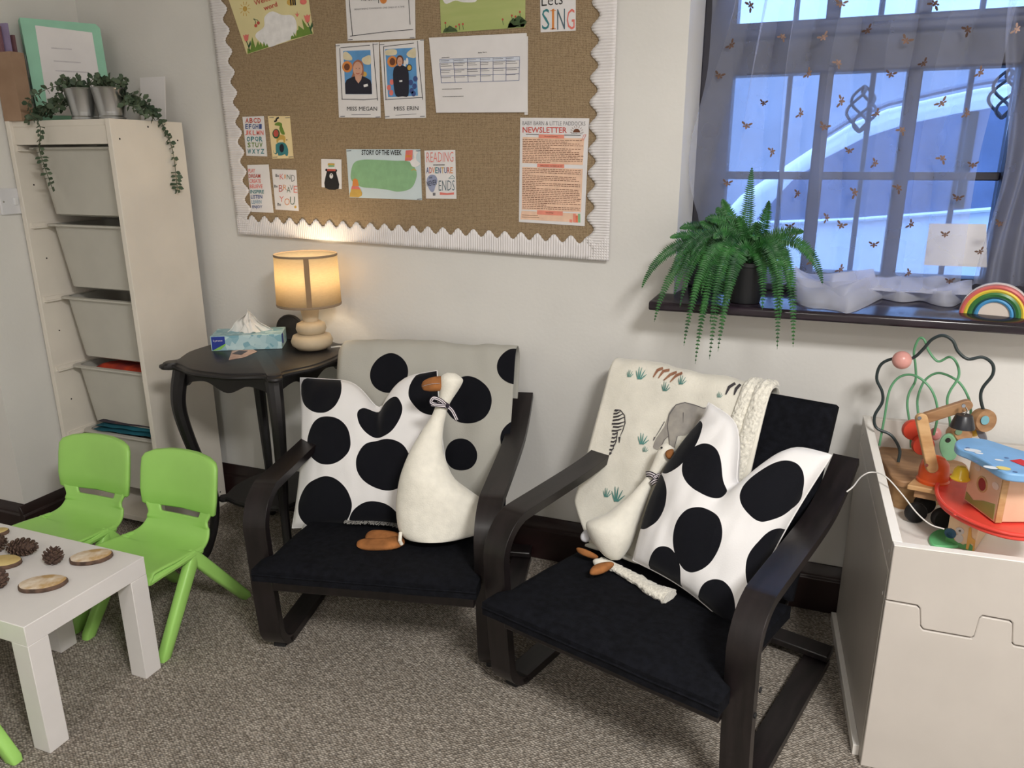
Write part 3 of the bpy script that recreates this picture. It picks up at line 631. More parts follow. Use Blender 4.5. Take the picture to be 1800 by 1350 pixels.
s.poly('balloon_print', loop2d([z(*p) for p in ((1350, 460), (1375, 410), (1415, 395), (1460, 410), (1480, 470), (1455, 540), (1435, 600), (1400, 600), (1362, 530))], 4), ink('balloon', (150, 158, 188)), 1); s.poly('basket_print', [z(1425, 650), z(1455, 650), z(1458, 615), z(1424, 615)], I_grey, 1)
s.text('NEVER', z(1355, 540), z(1475, 515), 9, M_ink, 2, lean=-.1); s.text('that', z(1378, 445), z(1420, 435), 3.5, M_ink, 2)
s.poly('open_book_print', [z(1510, 640), z(1600, 642), z(1682, 636), z(1682, 610), z(1600, 620), z(1510, 608)], I_pink, 1); s.line('cloud_outline', [z(1618, 440), z(1640, 420), z(1660, 402), z(1690, 430), z(1690, 442), z(1618, 440)], .7, I_teal, 1)

# newsletter
z = Z(895, 195, 6.43)
s = Sheet('newsletter', 'peach printed newsletter sheet at the lower right of the board', [z(110, 1255), z(852, 1302), z(905, 84), z(125, 76)])
I_peach = ink('peach', (240, 202, 176)); I_coral = ink('coral_band', (236, 148, 128))
s.text('BABY BARN & LITTLE PADDOCKS', z(150, 160), z(862, 166), 7.2, I_grey, bold=-.008); s.text('NEWSLETTER', z(152, 246), z(652, 250), 10.2, ink('news_red', (206, 84, 76)), bold=.01)
s.line('rule', [z(190, 264), z(808, 277)], 1.1, M_ink)
s.poly('sun_print', [z(762+40*math.cos(PI*i/10), 243-42*math.sin(PI*i/10)) for i in range(11)], I_brown, 1)
for i in range(9): a = PI*i/8; s.line('sun_ray', [z(765+52*math.cos(a), 240-50*math.sin(a)), z(765+76*math.cos(a), 240-72*math.sin(a))], .7, I_brown)
s.text('JANUARY 2025', z(700, 262), z(830, 264), 2, M_ink)
s.line('paperclip_print', [z(865, 280), z(840, 330), z(820, 328), z(845, 270), z(870, 268), z(842, 322)], .7, I_pink, 2)
s.poly('peach_block', [z(148, 590), z(832, 612), z(848, 310), z(152, 296)], I_peach, 1); s.poly('peach_block', [z(142, 1115), z(812, 1145), z(832, 655), z(148, 634)], I_peach, 1); s.poly('peach_block', [z(128, 1225), z(795, 1262), z(806, 1160), z(140, 1128)], I_peach, 1)
for qd in (((332, 306), (620, 312), (622, 270), (334, 264)), ((316, 636), (622, 644), (622, 602), (318, 596)), ((314, 1170), (605, 1184), (607, 1136), (316, 1122))): s.poly('heading_band', [z(*p) for p in qd], I_coral, 2)
s.text('Parents Update', z(400, 298), z(548, 300), 2.8, I_brown, 3); s.text('What have we been up to?', z(350, 632), z(600, 634), 3.4, I_brown, 3); s.text('Upcoming', z(412, 1158), z(498, 1162), 2.8, I_brown, 3)
ends = [.97, .72, .94, .99, .46, .95, .8, .92, .93, .99, .9, .98, .97, .45]
for i in range(14): s.scribble('small_print', *z(152, 326+i*19.6), *z(845, 340+i*19.6), I_brown, 1.9, 2, seed=100+i, end=ends[i])
ends2 = [.98, .97, .98, .12, .9, .9, .95, .35, .97, .97, .22, .95, .94, .96, .97, .93, .98, .97, .9, .97, .4, .97, .96]
for i in range(23): s.scribble('small_print', *z(150, 652+i*20.3), *z(822, 678+i*20.3), I_brown, 1.9, 2, seed=200+i, end=ends2[i])
s.scribble('small_print', *z(145, 1178), *z(325, 1186), I_brown, 1.6, 2, seed=301); s.scribble('small_print', *z(145, 1200), *z(340, 1208), I_brown, 1.6, 2, seed=302)
for xa, xb, yt, m in ((682, 712, 1225, I_coral), (722, 755, 1160, I_coral), (752, 776, 1180, ink('news_orange', (232, 120, 88))), (778, 804, 1162, I_sage)): s.poly('book_print', [z(xa, 1258), z(xb, 1262), z(xb, yt+3), z(xa, yt)], m, 2)
# ------------------------------------------------------------------ storage frame with trays
FX0, FX1, FY0, FY1, FH = -2.52, -2.06, 1.87, 2.172, 1.435
SF = thing('storage_unit', 'tall cream storage unit holding grey pull-out trays', 'shelving', ((FX0+FX1)/2, (FY0+FY1)/2, 0))
pt = .019
for xa in (FX0, FX1-pt): MB().span((xa, FY0, 0), (xa+pt, FY1, FH)).build('side_panel', M_tro, SF, world=True, bevel=.0015)
MB().span((FX0+pt, FY0+.012, FH-.019), (FX1-pt, FY1, FH)).build('top_panel', M_tro, SF, world=True, bevel=.001)
MB().span((FX0+pt, FY0+.012, FH-.075), (FX1-pt, FY0+.03, FH-.019)).build('top_rail', M_tro, SF, world=True, bevel=.001)
MB().span((FX0+pt, FY0+.01, .03), (FX1-pt, FY1, .05)).build('bottom_shelf', M_tro, SF, world=True, bevel=.001)
TZ = [1.352, 1.098, .842, .588, .336, .20]
for zz in TZ[:5]:
    for sx, xa in ((1, FX0+pt), (-1, FX1-pt)):
        q = MB(); q.slab([(xa, FY0+.012, zz-.012), (xa+sx*.014, FY0+.012, zz-.012), (xa+sx*.014, FY0+.012, zz-.007), (xa+sx*.005, FY0+.012, zz-.007), (xa+sx*.005, FY0+.012, zz+.006), (xa, FY0+.012, zz+.006)], (0, .285, 0)); q.build('tray_runner', M_tro, SF, world=True)
for zz in (1.23, .98, .72, .46):
    for yy in (FY0+.05, FY0+.13):
        q = MB(); q.lathe([(.0028, 0), (.0028, .0006)], (FX0+pt, yy, zz), 10, Matrix.Rotation(PI/2, 3, 'Y')); q.build('peg_hole', M_hole, SF, world=True)
for yy, zz in ((FY0+.03, FH-.06), (FY0+.15, FH-.02), (FY1-.03, FH-.06), (FY1-.03, .06)):
    q = MB(); q.lathe([(.003, 0), (.003, .0008)], (FX1, yy, zz), 10, Matrix.Rotation(PI/2, 3, 'Y')); q.build('screw_hole', M_hole, SF, world=True)
def rrect(cx, cy, hx, hy, r, z, n=4):
    o = []
    for (sx, sy, a0) in ((1, 1, 0), (-1, 1, PI/2), (-1, -1, PI), (1, -1, 1.5*PI)):
        for i in range(n+1):
            a = a0+PI/2*i/n; o.append(Vector((cx+sx*(hx-r)+r*math.cos(a), cy+sy*(hy-r)+r*math.sin(a), z)))
    return o
def tray(zz, h, label, ya):
    cx = (FX0+FX1)/2; yb = ya+.283; cy = (ya+yb)/2; hx = .205; hy = .1415
    t = thing('storage_tray', label, 'tray', (cx, cy, zz-h), group='grey trays in the storage unit')
    m = MB(); R = [rrect(cx, cy, hx-.045, hy-.04, .03, zz-h), rrect(cx, cy, hx-.036, hy-.030, .035, zz-h+.006), rrect(cx, cy, hx-.016, hy-.012, .035, zz-.004)]
    I = [rrect(cx, cy, hx-.019, hy-.015, .033, zz-.002), rrect(cx, cy, hx-.039, hy-.033, .033, zz-h+.01), rrect(cx, cy, hx-.05, hy-.05, .03, zz-h+.008)]
    m.rings(R+I); m.build('bin', M_tray, t, world=True, smooth=50)
    m = MB(); R = [rrect(cx, cy, hx-.017, hy-.013, .035, zz-.004), rrect(cx, cy, hx, hy, .03, zz-.006), rrect(cx, cy, hx, hy, .03, zz), rrect(cx, cy, hx-.019, hy-.015, .033, zz+.001)]
    m.rings(R+[R[0]], cap=False); m.build('rim', M_tray, t, world=True, smooth=40)
    return t
names = ['topmost grey storage tray under the metal pots', 'second grey storage tray from the top', 'middle grey storage tray, third from the top', 'grey storage tray with colourful cloth, fourth from the top', 'lowest grey storage tray with a teal folded cloth on top']
for i, (zz, ya) in enumerate(zip(TZ[:5], (1.905, 1.925, 1.93, 1.93, 1.93))): tray(zz, .225, names[i], ya)
def cloth_fold(name, label, c, d, m, rz=0, n=3, seed=1):
    t = thing(name, label, 'fabric', c, rz); rnd = random.Random(seed); h = d[2]/n
    for k in range(n):
        q = MB()
        def fn(u, v, top):
            x = (u-.5)*d[0]*(1-.04*k); y = (v-.5)*d[1]*(1-.05*k)
            e = min(u, 1-u, v, 1-v)*8; e = min(1, e)
            wz = .004*noise.noise(Vector((x*20+k*9, y*20, seed)))
            return Vector((x+.004*rnd.uniform(-1, 1)*0, y, k*h+(h*(.5+.48*e**.4) if top else h*(.5-.48*e**.4))+wz))
        q.grid(lambda u, v: fn(u, v, True), 18, 12); q.grid(lambda u, v: fn(u, v, False), 18, 12)
        q.build('fold', m[k % len(m)], t)
    return t
M_teal = mat('teal_cloth', (20, 92, 108), .9, var=.15, bump=.3); M_redc = mat('orange_cloth', (206, 72, 38), .9, rgb2=(120, 40, 50), vscale=14, bump=.3); M_bluec = mat('navy_print_cloth', (40, 52, 110), .9, rgb2=(150, 60, 50), vscale=20, bump=.3)
M_dkc = mat('dark_print_cloth', (70, 52, 56), .9, rgb2=(30, 40, 56), vscale=24, bump=.3)
cloth_fold('folded_cloth', 'teal folded cloth on the lowest storage tray', (-2.27, 2.04, .337), (.33, .2, .046), [M_teal, M_teal, M_dkc], .05, 3, 4)
cloth_fold('bunched_cloth', 'orange and navy cloth inside the fourth storage tray', (-2.27, 2.06, .53), (.30, .2, .06), [M_bluec, M_redc], -.1, 2, 8)

# light switch on the left wall
SW = thing('light_switch', 'white single light switch plate on the left wall', 'switch', (XL, 1.848, 1.135))
MB().span((XL, 1.805, 1.135), (XL+.009, 1.891, 1.221)).build('plate', mat('switch_plastic', (226, 226, 230), .35, var=.01), SW, world=True, bevel=.003)
MB().box((XL+.011, 1.858, 1.178), (.008, .011, .024), Matrix.Rotation(.12, 3, 'Y')).build('rocker', mat('switch_rocker', (236, 236, 238), .3, var=.01), SW, world=True, bevel=.001)
for yy in (1.816, 1.882):
    q = MB(); q.lathe([(.003, 0), (.003, .001)], (XL+.009, yy, 1.178), 10, Matrix.Rotation(PI/2, 3, 'Y')); q.build('screw', M_chrome, SW, world=True)

# on top of the storage unit: folders, pots, eucalyptus
LF = thing('lever_arch_folder', 'mint green lever arch folder with a white sheet on its cover', 'folder', (-2.32, 2.02, FH))
A = at_z(64, 212, FH); A = Vector((-2.448, 1.938, FH+.001)); ux = Vector((.55, .835, 0)).normalized(); up = Vector((-.03, .0, 1)).normalized(); nn = ux.cross(up)
M_mint = mat('mint_card', (150, 206, 180), .6, var=.03)
def fpt(u, v, o=0): return A+ux*u+up*v-nn*o
fw_, fh_ = .232, .318
q = MB(); q.slab([fpt(0, 0), fpt(fw_, 0), fpt(fw_, fh_-.012), fpt(fw_-.012, fh_), fpt(0, fh_)], nn*.003); q.build('front_cover', M_mint, LF, world=True)
q = MB(); q.slab([fpt(0, 0, .06), fpt(fw_, 0, .06), fpt(fw_, fh_, .06), fpt(0, fh_, .06)], nn*.003); q.build('back_cover', M_mint, LF, world=True)
q = MB(); q.slab([fpt(0, 0), fpt(0, 0, .06), fpt(0, fh_, .06), fpt(0, fh_)], ux*.003); q.build('spine', M_mint, LF, world=True)
q = MB(); q.slab([fpt(.032, .02, -.0035), fpt(.205, .02, -.0035), fpt(.205, .29, -.0035), fpt(.040, .298, -.0035)], nn*.0006); q.build('cover_sheet', M_paper, LF, world=True)
for a_, l_ in ((.19, .08), (.16, .10), (.13, .05), (.23, .06)):
    q = MB(); q.slab([fpt(.075, a_, -.0045), fpt(.075+l_, a_, -.0045), fpt(.075+l_, a_+.004, -.0045), fpt(.075, a_+.004, -.0045)], nn*.0003); q.build('faint_print', ink('faint', (206, 202, 206)), LF, world=True)
q = MB(); q.slab([fpt(-.001, .14, .02), fpt(-.001, .14, .035), fpt(-.001, .21, .035), fpt(-.001, .21, .02)], ux*-.001); q.build('spine_label', M_paper, LF, world=True)
q = MB(); q.slab([fpt(.01, .005, .008), fpt(.22, .005, .008), fpt(.22, .29, .008), fpt(.01, .29, .008)], nn*-.04); q.build('page_block', M_paper, LF, world=True)
q = MB(); q.slab([(-2.21, 2.14, FH+.001), (-2.10, 2.14, FH+.001), (-2.10, 2.16, FH+.148), (-2.21, 2.16, FH+.148)], (0, .002, 0)); tag(q.build('loose_sheet', M_paper), 'plain white sheet standing behind the metal pots', 'paper')
BXf = thing('cardboard_file', 'brown cardboard magazine file at the left end of the unit top', 'box file', (-2.48, 1.893, FH))
M_kraft = mat('kraft_card', (172, 142, 118), .8, rgb2=(156, 126, 102), vscale=10, bump=.1)
for (a, c) in (((-2.523, 1.872, FH), (-2.440, 1.875, FH+.21)), ((-2.523, 1.875, FH), (-2.520, 1.915, FH+.21)), ((-2.443, 1.875, FH), (-2.440, 1.915, FH+.21)), ((-2.523, 1.915, FH), (-2.440, 1.918, FH+.21)), ((-2.520, 1.875, FH), (-2.443, 1.915, FH+.003))):
    MB().span(a, c).build('card_wall', M_kraft, BXf, world=True)
for c, y, x0_, x1_, h_, l in (((130, 92, 100), 1.878, -2.518, -2.480, .288, 'maroon document folder at the far left in the cardboard file'), ((150, 136, 172), 1.888, -2.516, -2.458, .296, 'lilac document folder in the cardboard file'), ((112, 78, 84), 1.899, -2.514, -2.450, .262, 'plum document folder at the back of the cardboard file')):
    q = MB(); q.span((x0_, y, FH+.004), (x1_, y+.007, FH+h_)); q.span((x0_, y+.0075, FH+.004), (x1_-.004, y+.009, FH+h_-.006)); tag(q.build('document_folder', mat('folder_'+l[:5], c, .6, var=.04)), l, 'folder', 'folders in the cardboard file')
def pot(cx, cy, label):
    t = thing('metal_pot', label, 'plant pot', (cx, cy, FH), group='galvanised pots on the storage unit')
    q = MB(); q.lathe([(.038, 0), (.040, .002), (.041, .008), (.0385, .012), (.052, .09), (.054, .093), (.052, .096), (.049, .09), (.04, .02), (.001, .02)], (0, 0, 0), 36); q.build('pot_wall', M_steel, t)
    q = MB(); q.lathe([(.0475, .085), (.001, .087)], (0, 0, 0), 20); q.build('filling', mat('dark_moss', (50, 48, 36), .9, var=.3, vscale=40, bump=.5), t)
    return t
PA, PB = Vector((-2.225, 1.93, FH)), Vector((-2.125, 1.945, FH))
pot(PA.x, PA.y, 'left galvanised metal pot on the storage unit'); pot(PB.x, PB.y, 'right galvanised metal pot on the storage unit')
EU = thing('trailing_eucalyptus', 'artificial eucalyptus trailing over both sides of the storage unit', 'plant', (PA.x+.05, PA.y, FH+.09))
def leaf_disc(m, p, d, nrm, ln, wd):
    d = d.normalized(); sd = d.cross(nrm).normalized(); n2 = sd.cross(d)
    vs = [p, p+d*ln*.3+sd*wd*.42, p+d*ln*.65+sd*wd*.5+n2*ln*.08, p+d*ln, p+d*ln*.65-sd*wd*.5+n2*ln*.08, p+d*ln*.3-sd*wd*.42, p+d*ln*.5-n2*ln*.04]
    m.add(vs, [(0, 6, 1), (1, 6, 2), (2, 6, 3), (3, 6, 4), (4, 6, 5), (5, 6, 0)])
def euc(pts, step, ln, seed, lo=1):
    rnd = random.Random(seed); S = smoothpts(pts, 10); m = MB(); st = MB(); st.tube(S, .0012, 5)
    acc = 0; k = 0
    for i in range(1, len(S)):
        acc += (S[i]-S[i-1]).length
        if acc > step:
            acc = 0; k += 1; t = (S[i]-S[i-1]).normalized(); a0 = rnd.uniform(0, 6.3)
            for j in range(2):
                a = a0+PI*j+k*1.3; e = t.cross(Vector((0.3, -.8, .5))).normalized(); g = t.cross(e); d = e*math.cos(a)+g*math.sin(a)+t*.3
                nr = Vector((rnd.uniform(-.5, .5), -1, rnd.uniform(.2, 1)))
                L_ = ln*rnd.uniform(.75, 1.15); leaf_disc(m, S[i], d, nr, L_, L_*.72)
    o = st.build('stem', mat('eucalyptus_stem', (86, 92, 70), .7, var=.1), EU, world=True); m.build('leaves', M_euc, o, world=True, kind='stuff', fix=False)
yv = FY0-.018
euc([PA+Vector((0, -.01, .09)), Vector((-2.30, 1.89, FH+.10)), Vector((-2.375, yv, FH+.05)), at_y(70, 222, yv), at_y(69, 260, yv), at_y(78, 292, yv), at_y(93, 334, yv)], .011, .021, 1)
euc([PB+Vector((.02, 0, .09)), Vector((-2.075, 1.96, FH+.07)), at_x(270, 200, FX1+.015), at_x(292, 232, FX1+.014), at_x(305, 272, FX1+.014), at_x(312, 335, FX1+.014)], .012, .023, 2)
euc([PA+Vector((0, 0, .09)), Vector((-2.29, 1.92, FH+.09)), Vector((-2.36, 1.90, FH+.045)), Vector((-2.41, 1.895, FH+.02))], .010, .024, 3)
euc([PB+Vector((.02, 0, .09)), Vector((-2.06, 2.0, FH+.07)), Vector((-2.055, 2.06, FH+.03))], .010, .024, 4)
rnd = random.Random(11)
for k in range(16):
    c = (PA if k % 2 else PB)+Vector((rnd.uniform(-.035, .035), rnd.uniform(-.03, .03), .088)); a = rnd.uniform(0, 6.3); r_ = rnd.uniform(.02, .06)
    euc([c, c+Vector((math.cos(a)*r_*.5, math.sin(a)*r_*.5, rnd.uniform(.02, .04))), c+Vector((math.cos(a)*r_, math.sin(a)*r_, rnd.uniform(.005, .035)))], .009, .022, 20+k)
for k in range(7):
    a = PA+Vector((-.045-.022*k, -.01-.003*k, .06-.008*k)); euc([a+Vector((.03, .02, .0)), a+Vector((0, -.01, .01)), a+Vector((-.02, -.03, -.02))], .009, .024, 50+k)
    a = PB+Vector((.05+.004*k, .02+.014*k, .06-.007*k)); euc([a+Vector((-.02, .02, .0)), a+Vector((0, -.01, .01)), a+Vector((.015, -.03, -.02))], .009, .022, 70+k)

# ------------------------------------------------------------------ side table
TX, TY, TH = -1.645, 1.972, .70
ST = thing('side_table', 'black painted occasional table with scalloped top and curved legs', 'table', (TX, TY, 0))
def scallop(hw, bulge, ear):
    side = [(-1, 1.0), (-.90, 1.03), (-.80, .955), (-.66, .985), (-.35, 1+bulge*.8), (0, 1+bulge), (.35, 1+bulge*.8), (.66, .985), (.80, .955), (.90, 1.03)]
    pts = []
    for k in range(4):
        a = k*PI/2
        for u, v in side:
            x, y = u*hw*(1 if abs(u) < 1 else ear), -v*hw*(1 if abs(u) < 1 else ear); pts.append((x*math.cos(a)-y*math.sin(a), x*math.sin(a)+y*math.cos(a)))
    return loop2d(pts, 4)
M_tab = mat('black_painted_wood', (24, 22, 24), .4, var=.2, vscale=12, bump=.05)
out = scallop(.223, .16, 1.0)
m = MB(); m.rings([[Vector((x*s_, y*s_, zz)) for x, y in out] for s_, zz in ((.95, TH-.022), (.985, TH-.020), (1.0, TH-.014), (.995, TH-.008), (.965, TH-.005), (.955, TH-.001), (.94, TH))]); m.build('table_top', M_tab, ST, smooth=30)
for k in range(4):
    R = Matrix.Rotation(k*PI/2, 3, 'Z'); low = []
    for i in range(25):
        u = -1+2*i/24; low.append((u*.175, TH-.022-(.035+.03*math.cos(u*PI*1.0)**2*(1 if abs(u) < .5 else .4)+.012*(abs(u) > .85))))
    poly = [(-.175, TH-.022)]+low+[(.175, TH-.022)]
    q = MB(); q.slab([R @ Vector((x, -.182, z_)) for x, z_ in poly], R @ Vector((0, .014, 0))); q.build('apron', M_tab, ST)
    path = [(.178, TH-.03), (.19, TH-.10), (.192, TH-.17), (.178, TH-.28), (.155, TH-.40), (.143, .22), (.150, .12), (.172, .03), (.19, .0)]
    pts = smoothpts([R @ Vector((p[0], -p[0], p[1])) for p in path], 6); n_ = len(pts)
    q = MB(); q.tube(pts, [.026-.011*min(1, i/n_*1.6) for i in range(n_)], 10); q.build('leg', M_tab, ST)
sh = scallop(.135, .10, 1.0)
m = MB(); m.rings([[Vector((x*s_, y*s_, zz)) for x, y in sh] for s_, zz in ((.97, .20), (1, .206), (1, .212), (.97, .218))]); m.build('lower_shelf', M_tab, ST, smooth=30)

# lamp
lc = at_z(556, 611, TH); lc.x, lc.y = -1.522, 2.075
LP = thing('table_lamp', 'small lit table lamp with pebble base and linen shade', 'lamp', (lc.x, lc.y, TH))
M_stone = mat('beige_ceramic', (196, 178, 150), .65, var=.03, vscale=20, bump=.08)
for nm, pr in (('lower_pebble', [(.03, 0), (.05, .004), (.066, .018), (.069, .030), (.062, .048), (.04, .056)]), ('middle_pebble', [(.03, .052), (.045, .058), (.050, .072), (.046, .088), (.03, .096)]), ('neck', [(.024, .094), (.025, .10), (.031, .140), (.031, .143), (.012, .144)])):
    q = MB(); q.lathe(pr, (0, 0, 0), 40); q.build(nm, M_stone, LP, smooth=50)
q = MB(); q.tube([(0, 0, .14), (0, 0, .20)], .006, 10); q.build('lamp_stem', M_chrome, LP)
m = bpy.data.materials.new('linen_shade'); m.use_nodes = True; nt = m.node_tree; nt.nodes.clear()
o_ = nt.nodes.new('ShaderNodeOutputMaterial'); d_ = nt.nodes.new('ShaderNodeBsdfDiffuse'); t_ = nt.nodes.new('ShaderNodeBsdfTranslucent'); x_ = nt.nodes.new('ShaderNodeMixShader')
tc_ = nt.nodes.new('ShaderNodeTexCoord'); mp_ = nt.nodes.new('ShaderNodeMapping'); mp_.inputs['Scale'].default_value = (1, 1, 6); nz_ = nt.nodes.new('ShaderNodeTexNoise'); nz_.inputs['Scale'].default_value = 70; rp_ = nt.nodes.new('ShaderNodeValToRGB')
rp_.color_ramp.elements[0].color = lin((222, 204, 172)); rp_.color_ramp.elements[1].color = lin((240, 226, 198)); nt.links.new(tc_.outputs['Object'], mp_.inputs[0]); nt.links.new(mp_.outputs[0], nz_.inputs['Vector']); nt.links.new(nz_.outputs['Fac'], rp_.inputs[0])
nt.links.new(rp_.outputs[0], d_.inputs[0]); nt.links.new(rp_.outputs[0], t_.inputs[0]); x_.inputs[0].default_value = .6; nt.links.new(d_.outputs[0], x_.inputs[1]); nt.links.new(t_.outputs[0], x_.inputs[2]); nt.links.new(x_.outputs[0], o_.inputs[0])
M_shade = m
q = MB(); q.lathe([(.104, .155), (.100, .315)], (0, 0, 0), 48, cap=False); q.build('shade', M_shade, LP, solid=.0015)
for r_, zz in ((.1046, .155), (.1006, .315)):
    q = MB(); q.rings([[Vector((math.cos(2*PI*j/48)*(r_+.001*math.cos(a)), math.sin(2*PI*j/48)*(r_+.001*math.cos(a)), zz+.004*math.sin(a))) for j in range(48)] for a in (0, 1.57, 3.14, 4.71, 6.283)], cap=False); q.build('shade_trim', mat('shade_trim', (150, 128, 104), .8, var=.03), LP)
sd = (Vector((CAM.x, CAM.y, 0))-Vector((lc.x, lc.y, 0))).normalized(); sp = sd.cross(Vector((0, 0, 1)))
q = MB(); q.slab([sd*.1048+sp*-.008+Vector((0, 0, .156)), sd*.1048+sp*.008+Vector((0, 0, .156)), sd*.1008+sp*.008+Vector((0, 0, .314)), sd*.1008+sp*-.008+Vector((0, 0, .314))], sd*-.002); q.build('shade_seam', mat('shade_seam', (150, 122, 92), .85, var=.04), LP)
q = MB(); q.ball((0, 0, .235), (.028, .028, .034), 16, 10); q.build('bulb', emit_mat('warm_bulb', (255, 214, 150), 9), LP)
q = MB(); q.lathe([(.012, .19), (.012, .21)], (0, 0, 0), 14); q.build('bulb_holder', M_table, LP)
l = bpy.data.lights.new('bulb_light', 'POINT'); l.energy = 3.4; l.color = (1, .82, .58); l.shadow_soft_size = .03
lo = bpy.data.objects.new('bulb_light', l); COL.objects.link(lo); lo.parent = LP; lo.location = (0, 0, .255)
cab = mat('white_cable', (226, 224, 220), .5, var=.02)
q = MB(); q.tube(smoothpts([(lc.x+.06, lc.y+.02, TH+.006), (lc.x+.10, lc.y+.02, TH+.012), (lc.x+.135, lc.y+.01, TH+.004), (lc.x+.165, lc.y+.0, TH-.03), (lc.x+.17, lc.y+.03, TH-.2), (lc.x+.16, lc.y+.05, .2)], 8), .0028, 7); tag(q.build('lamp_cable', cab), 'white lamp cable hanging over the table edge behind the armchair', 'cable')

# tissue box, leaflet, round speaker
tb = thing('tissue_box', 'pale blue tissue box with a white tissue standing up', 'tissue box', (at_z(440, 608, TH).x, at_z(440, 608, TH).y, TH+.0005), .52)
M_tis = bpy.data.materials.new('blue_facets'); M_tis.use_nodes = True; nt = M_tis.node_tree; b_ = nt.nodes['Principled BSDF']; vo = nt.nodes.new('ShaderNodeTexVoronoi'); vo.inputs['Scale'].default_value = 48; vo.feature = 'F1'
rp = nt.nodes.new('ShaderNodeValToRGB'); rp.color_ramp.elements[0].color = lin((122, 172, 188)); rp.color_ramp.elements[1].color = lin((196, 222, 226)); tc_ = nt.nodes.new('ShaderNodeTexCoord'); sx_ = nt.nodes.new('ShaderNodeSeparateColor')
nt.links.new(tc_.outputs['Object'], vo.inputs['Vector']); nt.links.new(vo.outputs['Color'], sx_.inputs[0]); nt.links.new(sx_.outputs[0], rp.inputs[0]); nt.links.new(rp.outputs[0], b_.inputs['Base Color']); b_.inputs['Roughness'].default_value = .4
bw, bd, bh = .228, .118, .050
MB().box((0, 0, bh/2), (bw, bd, bh)).build('carton', M_tis, tb, bevel=.001)
q = MB(); q.slab([(-bw/2+.003, -bd/2-.0004, .002), (-bw/2+.046, -bd/2-.0004, .018), (-bw/2+.046, -bd/2-.0004, .048), (-bw/2+.003, -bd/2-.0004, .048)], (0, .0004, 0)); q.build('blue_panel', paint('royal_blue', (34, 56, 150)), tb)
q = MB(); q.slab([(-bw/2+.003, -bd/2-.0005, .001), (-bw/2+.03, -bd/2-.0005, .004), (-bw/2+.047, -bd/2-.0005, .019), (-bw/2+.047, -bd/2-.0005, .024), (-bw/2+.02, -bd/2-.0005, .010)], (0, .0004, 0)); q.build('green_swoosh', paint('fresh_green', (140, 200, 90)), tb)
vs, fs = text_polys('Lyreco'); q = MB(); q.add([(-bw/2+.009+u*.029, -bd/2-.0009, .030+v*.008) for u, v in vs], fs); q.build('lettering', I_white, tb, kind='stuff', fix=False, smooth=0)
q = MB(); q.slab([(bw/2+.0004, -bd/2+.012, .016), (bw/2+.0004, -bd/2+.04, .012), (bw/2+.0004, -bd/2+.04, .046), (bw/2+.0004, -bd/2+.012, .046)], (-.0004, 0, 0)); q.build('end_panel', paint('royal_blue', (34, 56, 150)), tb)
M_tissue = mat('tissue', (240, 236, 230), .9, var=.02, bump=.2, bscale=30)
q = MB()
def tis(u, v):
    wv = 1-v; x = (u-.5)*.155*wv**.9+.002; y = (.016*math.sin(u*9)+.010*math.sin(u*21+v*5))*(.35+wv*.6)*(1 if v < .95 else .4); return Vector((x+.004*math.sin(v*9), y-.005, bh-.003+.082*v-.012*abs(u-.5)*2*v))
q.grid(tis, 30, 16); q.build('tissue', M_tissue, tb, solid=.0008, smooth=60)
q = MB()
def tis2(u, v): return Vector(((u-.5)*.075*(1-v*.8)+.008, -.016-.012*math.sin(u*PI)*(1-v), bh-.002+.042*v+.006*math.sin(u*12)))
q.grid(tis2, 16, 10); q.build('tissue_fold', M_tissue, tb, solid=.0008, smooth=60)
lf = thing('leaflet', 'small pinkish leaflet under the tissue box', 'leaflet', (at_z(425, 628, TH).x, at_z(425, 628, TH).y, TH))
q = MB(); q.slab([at_z(x, y, TH+.0003) for x, y in ((402, 633), (430, 628), (452, 618), (440, 612), (408, 617))], (0, 0, .0008)); q.build('sheet', mat('pink_leaflet', (206, 180, 166), .7, rgb2=(180, 150, 140), vscale=60), lf, world=True)
q = MB(); q.slab([at_z(x, y, TH+.0012) for x, y in ((408, 622), (424, 624), (436, 617), (420, 616))], (0, 0, .0003)); q.build('dark_print', ink('dark_motif', (86, 84, 92)), lf, world=True)
dc = at_z(492, 600, TH); dr = .045
SPK = thing('round_speaker', 'black round disc standing behind the tissue box', 'speaker', (-1.675, 2.16, TH))
R_ = Matrix.Rotation(.45, 3, 'Z') @ Matrix.Rotation(PI/2-.06, 3, 'X')
q = MB(); q.lathe([(.040, -.008), (.0445, -.005), (.0445, .005), (.040, .008), (.038, .006), (.001, .006)], (0, 0, .0455), 40, R_); q.build('disc', mat('dark_speaker_cloth', (38, 38, 42), .8, var=.1, bump=.2, bscale=300), SPK)
q = MB(); q.lathe([(.0448, -.003), (.0455, 0), (.0448, .003)], (0, 0, .0455), 40, R_, cap=False); q.build('rim', M_rubber, SPK)

# ------------------------------------------------------------------ armchairs
HW = .3035; SW2 = .031
def chair_pts():
    p = [(.615, .013), (.30, .013), (.085, .013)]
    for i in range(1, 7): a = i/6*1.60; p.append((.085-.078*math.sin(a), .013+.078*(1-math.cos(a))))
    p += [(-.004, .20), (-.012, .34)]
    for i in range(0, 8): a = i/7*1.50; p.append((.078-.094*math.cos(a), .390+.094*math.sin(a)))
    p += [(.20, .487), (.36, .492), (.46, .502), (.53, .522), (.59, .550), (.645, .582)]
    return p
def ribbon(x0, x1, path, th):
    S = smoothpts([(0, a, b2) for a, b2 in path], 3); R = []
    for i, p in enumerate(S):
        t = (S[min(i+1, len(S)-1)]-S[max(i-1, 0)]).normalized(); n2 = Vector((0, -t.z, t.y))*th/2
        R.append([Vector((x0, 0, 0))+p+n2, Vector((x1, 0, 0))+p+n2, Vector((x1, 0, 0))+p-n2, Vector((x0, 0, 0))+p-n2])
    m = MB(); m.rings(R); return m
